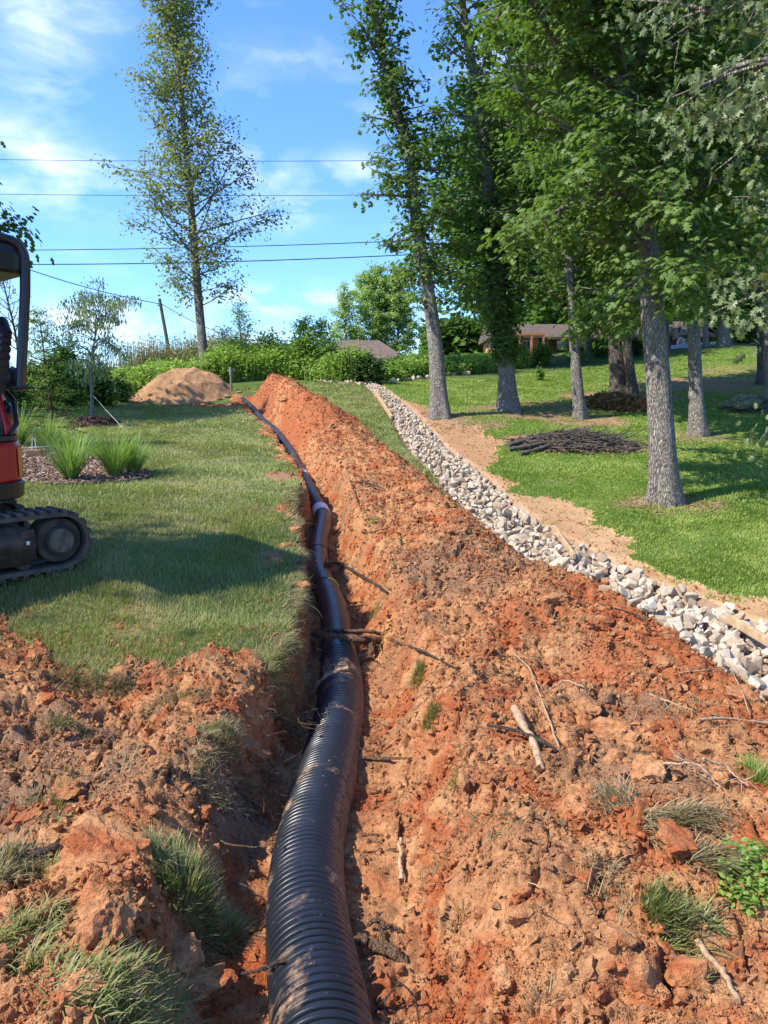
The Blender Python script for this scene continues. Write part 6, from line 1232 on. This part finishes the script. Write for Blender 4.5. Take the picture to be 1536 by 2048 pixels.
mb = MB(); mb.prism([(1.22, .04), (1.26, .04), (1.22, .20), (1.26, .36), (1.22, .36), (1.17, .20)], -.76, .76); mb.box((1.0, .35, .25), (.4, .08, .08)); mb.box((1.0, -.35, .25), (.4, .08, .08)); mb.build('dozer_blade', m_redp, EX, False)
# ---------------------------------------------------------------- houses on the crest
def wall_mat(name, c1, c2, sx=1): return flat_mat(name, c1, .9, .2, 0, .2, 2.5, .2)
m_brick, nt, b = mat('brick_wall', .9, .2); br = nt.nodes.new('ShaderNodeTexBrick'); br.inputs['Scale'].default_value = 4; br.inputs['Color1'].default_value = (.30, .10, .06, 1); br.inputs['Color2'].default_value = (.22, .07, .045, 1); br.inputs['Mortar'].default_value = (.32, .25, .2, 1); nt.links.new(nt.nodes.new('ShaderNodeTexCoord').outputs['Object'], br.inputs['Vector']); nt.links.new(br.outputs['Color'], b.inputs['Base Color'])
m_darkw = flat_mat('dark_red_siding', (.16, .05, .04), .9, .2, 0, .2, 3); m_orw = flat_mat('orange_timber', (.55, .25, .12), .85, .2, 0, .2, 5); m_roof1 = flat_mat('brown_shingles', (.16, .115, .09), .95, .2, 0, .25, 6, .5); m_roof2 = flat_mat('grey_brown_shingles', (.13, .095, .075), .95, .2, 0, .25, 6, .5); m_glass = flat_mat('window_glass', (.03, .035, .04), .08, .6); m_trim = flat_mat('cream_trim', (.45, .38, .30), .7)
def house(name, label, c, w, dpt, hw, hr, ov, mw, mr, kind='hip', wins=(), doors=(), rz=0, chim=None):
    R = thing(name, label, 'house', tuple(c), rz); mb = MB(); mb.box((0, dpt/2, hw/2-.5), (w, dpt, hw+1)); mb.build('wall', mw, R, False)
    x0, x1, y0, y1 = -w/2-ov, w/2+ov, -ov, dpt+ov; mb = MB()
    if kind == 'hip': rx = min(w, dpt)/2; V = [(x0, y0, hw), (x1, y0, hw), (x1, y1, hw), (x0, y1, hw), (x0+rx, dpt/2, hw+hr), (x1-rx, dpt/2, hw+hr), (x0, y0, hw-.15), (x1, y0, hw-.15), (x1, y1, hw-.15), (x0, y1, hw-.15)]
    else: V = [(x0, y0, hw), (x1, y0, hw), (x1, y1, hw), (x0, y1, hw), (x0, dpt/2, hw+hr), (x1, dpt/2, hw+hr), (x0, y0, hw-.15), (x1, y0, hw-.15), (x1, y1, hw-.15), (x0, y1, hw-.15)]
    mb.add(V, [[0, 1, 5, 4], [2, 3, 4, 5], [0, 6, 7, 1], [1, 7, 8, 2], [2, 8, 9, 3], [3, 9, 6, 0], [6, 9, 8, 7]]); mb.add(V, [[1, 2, 5], [3, 0, 4]]); rf = mb.build('roof', mr, R, False)
    if chim: mb = MB(); mb.box((chim, dpt/2, hw+hr*.8), (.8, .6, 1.4), bev=.02); mb.build('chimney', m_brick, rf, False)
    for (x, z, ww, hh) in wins:
        mb = MB()
        for dx, dz, a_, b__ in ((-ww/2, 0, .09, hh+.09), (ww/2, 0, .09, hh+.09), (0, -hh/2, ww, .09), (0, hh/2, ww, .09), (0, 0, .05, hh)): mb.box((x+dx, -.02, z+dz), (a_, .10, b__))
        f = mb.build('window', m_trim, R, False); mb = MB(); mb.box((x, -.012, z), (ww, .02, hh)); mb.build('pane', m_glass, f, False)
    for (x, ww, hh) in doors: mb = MB(); mb.box((x, -.03, hh/2), (ww, .08, hh), bev=.01); dd = mb.build('door', m_trim, R, False); mb = MB(); mb.tube(np.array([[x+ww*.38, -.07, 1.0], [x+ww*.38, -.14, 1.0]]), .04, 8); mb.build('handle', m_trim, dd)
    return R
dh = 52; c = P(728, 745, dh); h2 = house('brick_house', 'brown-roofed brick house behind the shrubs, left of the narrow oaks', (c[0]-.3, c[1], c[2]-.2), 6.0, 4, (745-713)/FPX*dh, 1.45, .35, m_brick, m_roof1, wins=[(1.9, .5, .7, .5), (-1.2, .5, .9, .5)], chim=None)
dh = 46; c = P(1165, 712, dh); hh = (712-664)/FPX*dh
H3 = house('dark_house', 'long dark red house with brown roof behind the oaks', (c[0], c[1], c[2]-.1), 7.4, 7, hh*.82, 1.15, .5, m_darkw, m_roof2, 'gable', wins=[(-2.6, .8, .8, .6), (-1.2, .8, .8, .6), (1.4, .8, 1.0, .7), (2.8, .8, .6, .6)], doors=[(.1, .8, 1.25)])
c = P(1032, 718, 44); H4 = house('timber_house', 'orange timber house end with pale gable left of the dark house', (c[0], c[1], c[2]-.1), 2.6, 5, 1.45, .9, .3, m_orw, m_roof2, 'gable', wins=[(-.5, .85, .6, .6), (.6, .85, .5, .6)])
mb = MB()
for x in (-1.4, -.7, 0, .7, 1.4): mb.box((x, -1.0, .75), (.10, .10, 1.5))
mb.box((0, -1.0, 1.45), (3.0, .12, .12)); mb.box((0, -1.0, .55), (3.0, .06, .06)); mb.build('porch_rail', m_orw, H4, False)
c = P(1378, 692, 46); H5 = house('cottage', 'small cottage with steep brown roof and flag by the driveway', (c[0], c[1], c[2]-.1), 2.6, 4, .75, 1.05, .3, m_darkw, m_roof2, 'hip', wins=[(-.4, .4, .5, .35)])
c = P(1352, 668, 45.5); mb = MB(); V = []; nx, nz_ = 10, 8
fm = MB(); fm.tube(np.array([[0, 0, -.9], [.35, 0, .55]]), .02, 6); fl = thing('flag', 'small striped flag hanging on the cottage wall', 'flag', tuple(c)); fm.build('flagpole', m_trim, fl)
gx_, gz_ = np.meshgrid(np.linspace(0, .65, 14), np.linspace(0, -.62, 10), indexing='ij'); V = np.stack([.3-gx_*.75, .04*np.sin(gx_*14), .45+gz_-gx_*.35], 2).reshape(-1, 3); i, j = np.meshgrid(np.arange(13), np.arange(9), indexing='ij'); q0 = (i*10+j).ravel(); mb.add(V, np.stack([q0, q0+10, q0+11, q0+1], 1))
colr = [flat_mat('flag_red', (.35, .06, .07), .8), flat_mat('flag_white', (.5, .48, .48), .8), flat_mat('flag_blue', (.05, .06, .18), .8)]; fi = np.where((i.ravel() < 5) & (j.ravel() < 5), 2, j.ravel() % 2); mb.build('flag_cloth', None, fl, True, mats=colr, fmat=fi)
c = P(1361, 690, 43); mb = MB(); t = np.linspace(-.3, math.pi+.3, 16); mb.tube(np.stack([np.cos(t)*.17, t*0, np.sin(t)*.30+.10], 1), .05, 8); o = mb.build('garden_arch', flat_mat('white_paint', (.75, .75, .75), .6)); o.location = tuple(c); tag(o, 'small white arch shaped garden ornament in front of the cottage', 'garden ornament')
# driveway
L = [(1330,700),(1400,693),(1460,688),(1560,684),(1700,680)]; a_ = np.array([hit(*q) for q in L]); a_[:, 2] += .05; b2 = a_+np.array([.6, 4.2, .35]); V = np.vstack([a_, b2, a_-[0, 0, .3]]); n = len(L); i = np.arange(n-1)
o = mesh_np('driveway', V, [np.vstack([np.stack([i, i+1, n+i+1, n+i], 1), np.stack([i, 2*n+i, 2*n+i+1, i+1], 1)])], flat_mat('concrete', (.50, .47, .44), .9, .2, 0, .1, 4)); tag(o, 'pale concrete driveway on the crest at the right', 'driveway', kind='structure')
# trees outside the picture on the left: their shade dapples the lawn
for (x, y, h, r0, reach, lab, hh0) in [(-12.0, 3.4, 11, .22, 2.3, 'oak standing out of view to the left of the excavator', .5), (-17.0, 8.5, 12.5, .22, 1.8, 'oak standing out of view left of the planting bed', .55)]:
    hb = np.array([x, y, H1(x, y)]); tk = np.array([hb, hb+[.1, 0, h*.3], hb+[.2, .1, h*.65], hb+[.3, .1, h]])
    make_tree(OT, lab, 'tree', tk, np.array([r0, r0*.8, r0*.5, .03]), envf([0, .4, .6, .85, 1], [.5, reach*.8, reach, reach*.8, 1.0]), nb=34, h0=hh0, nsub=6, lpc=7, clump=.3, leaf=.2, mleaf=m_oak2, mbark=m_bark_d, tmpl=KITE, sides=6)
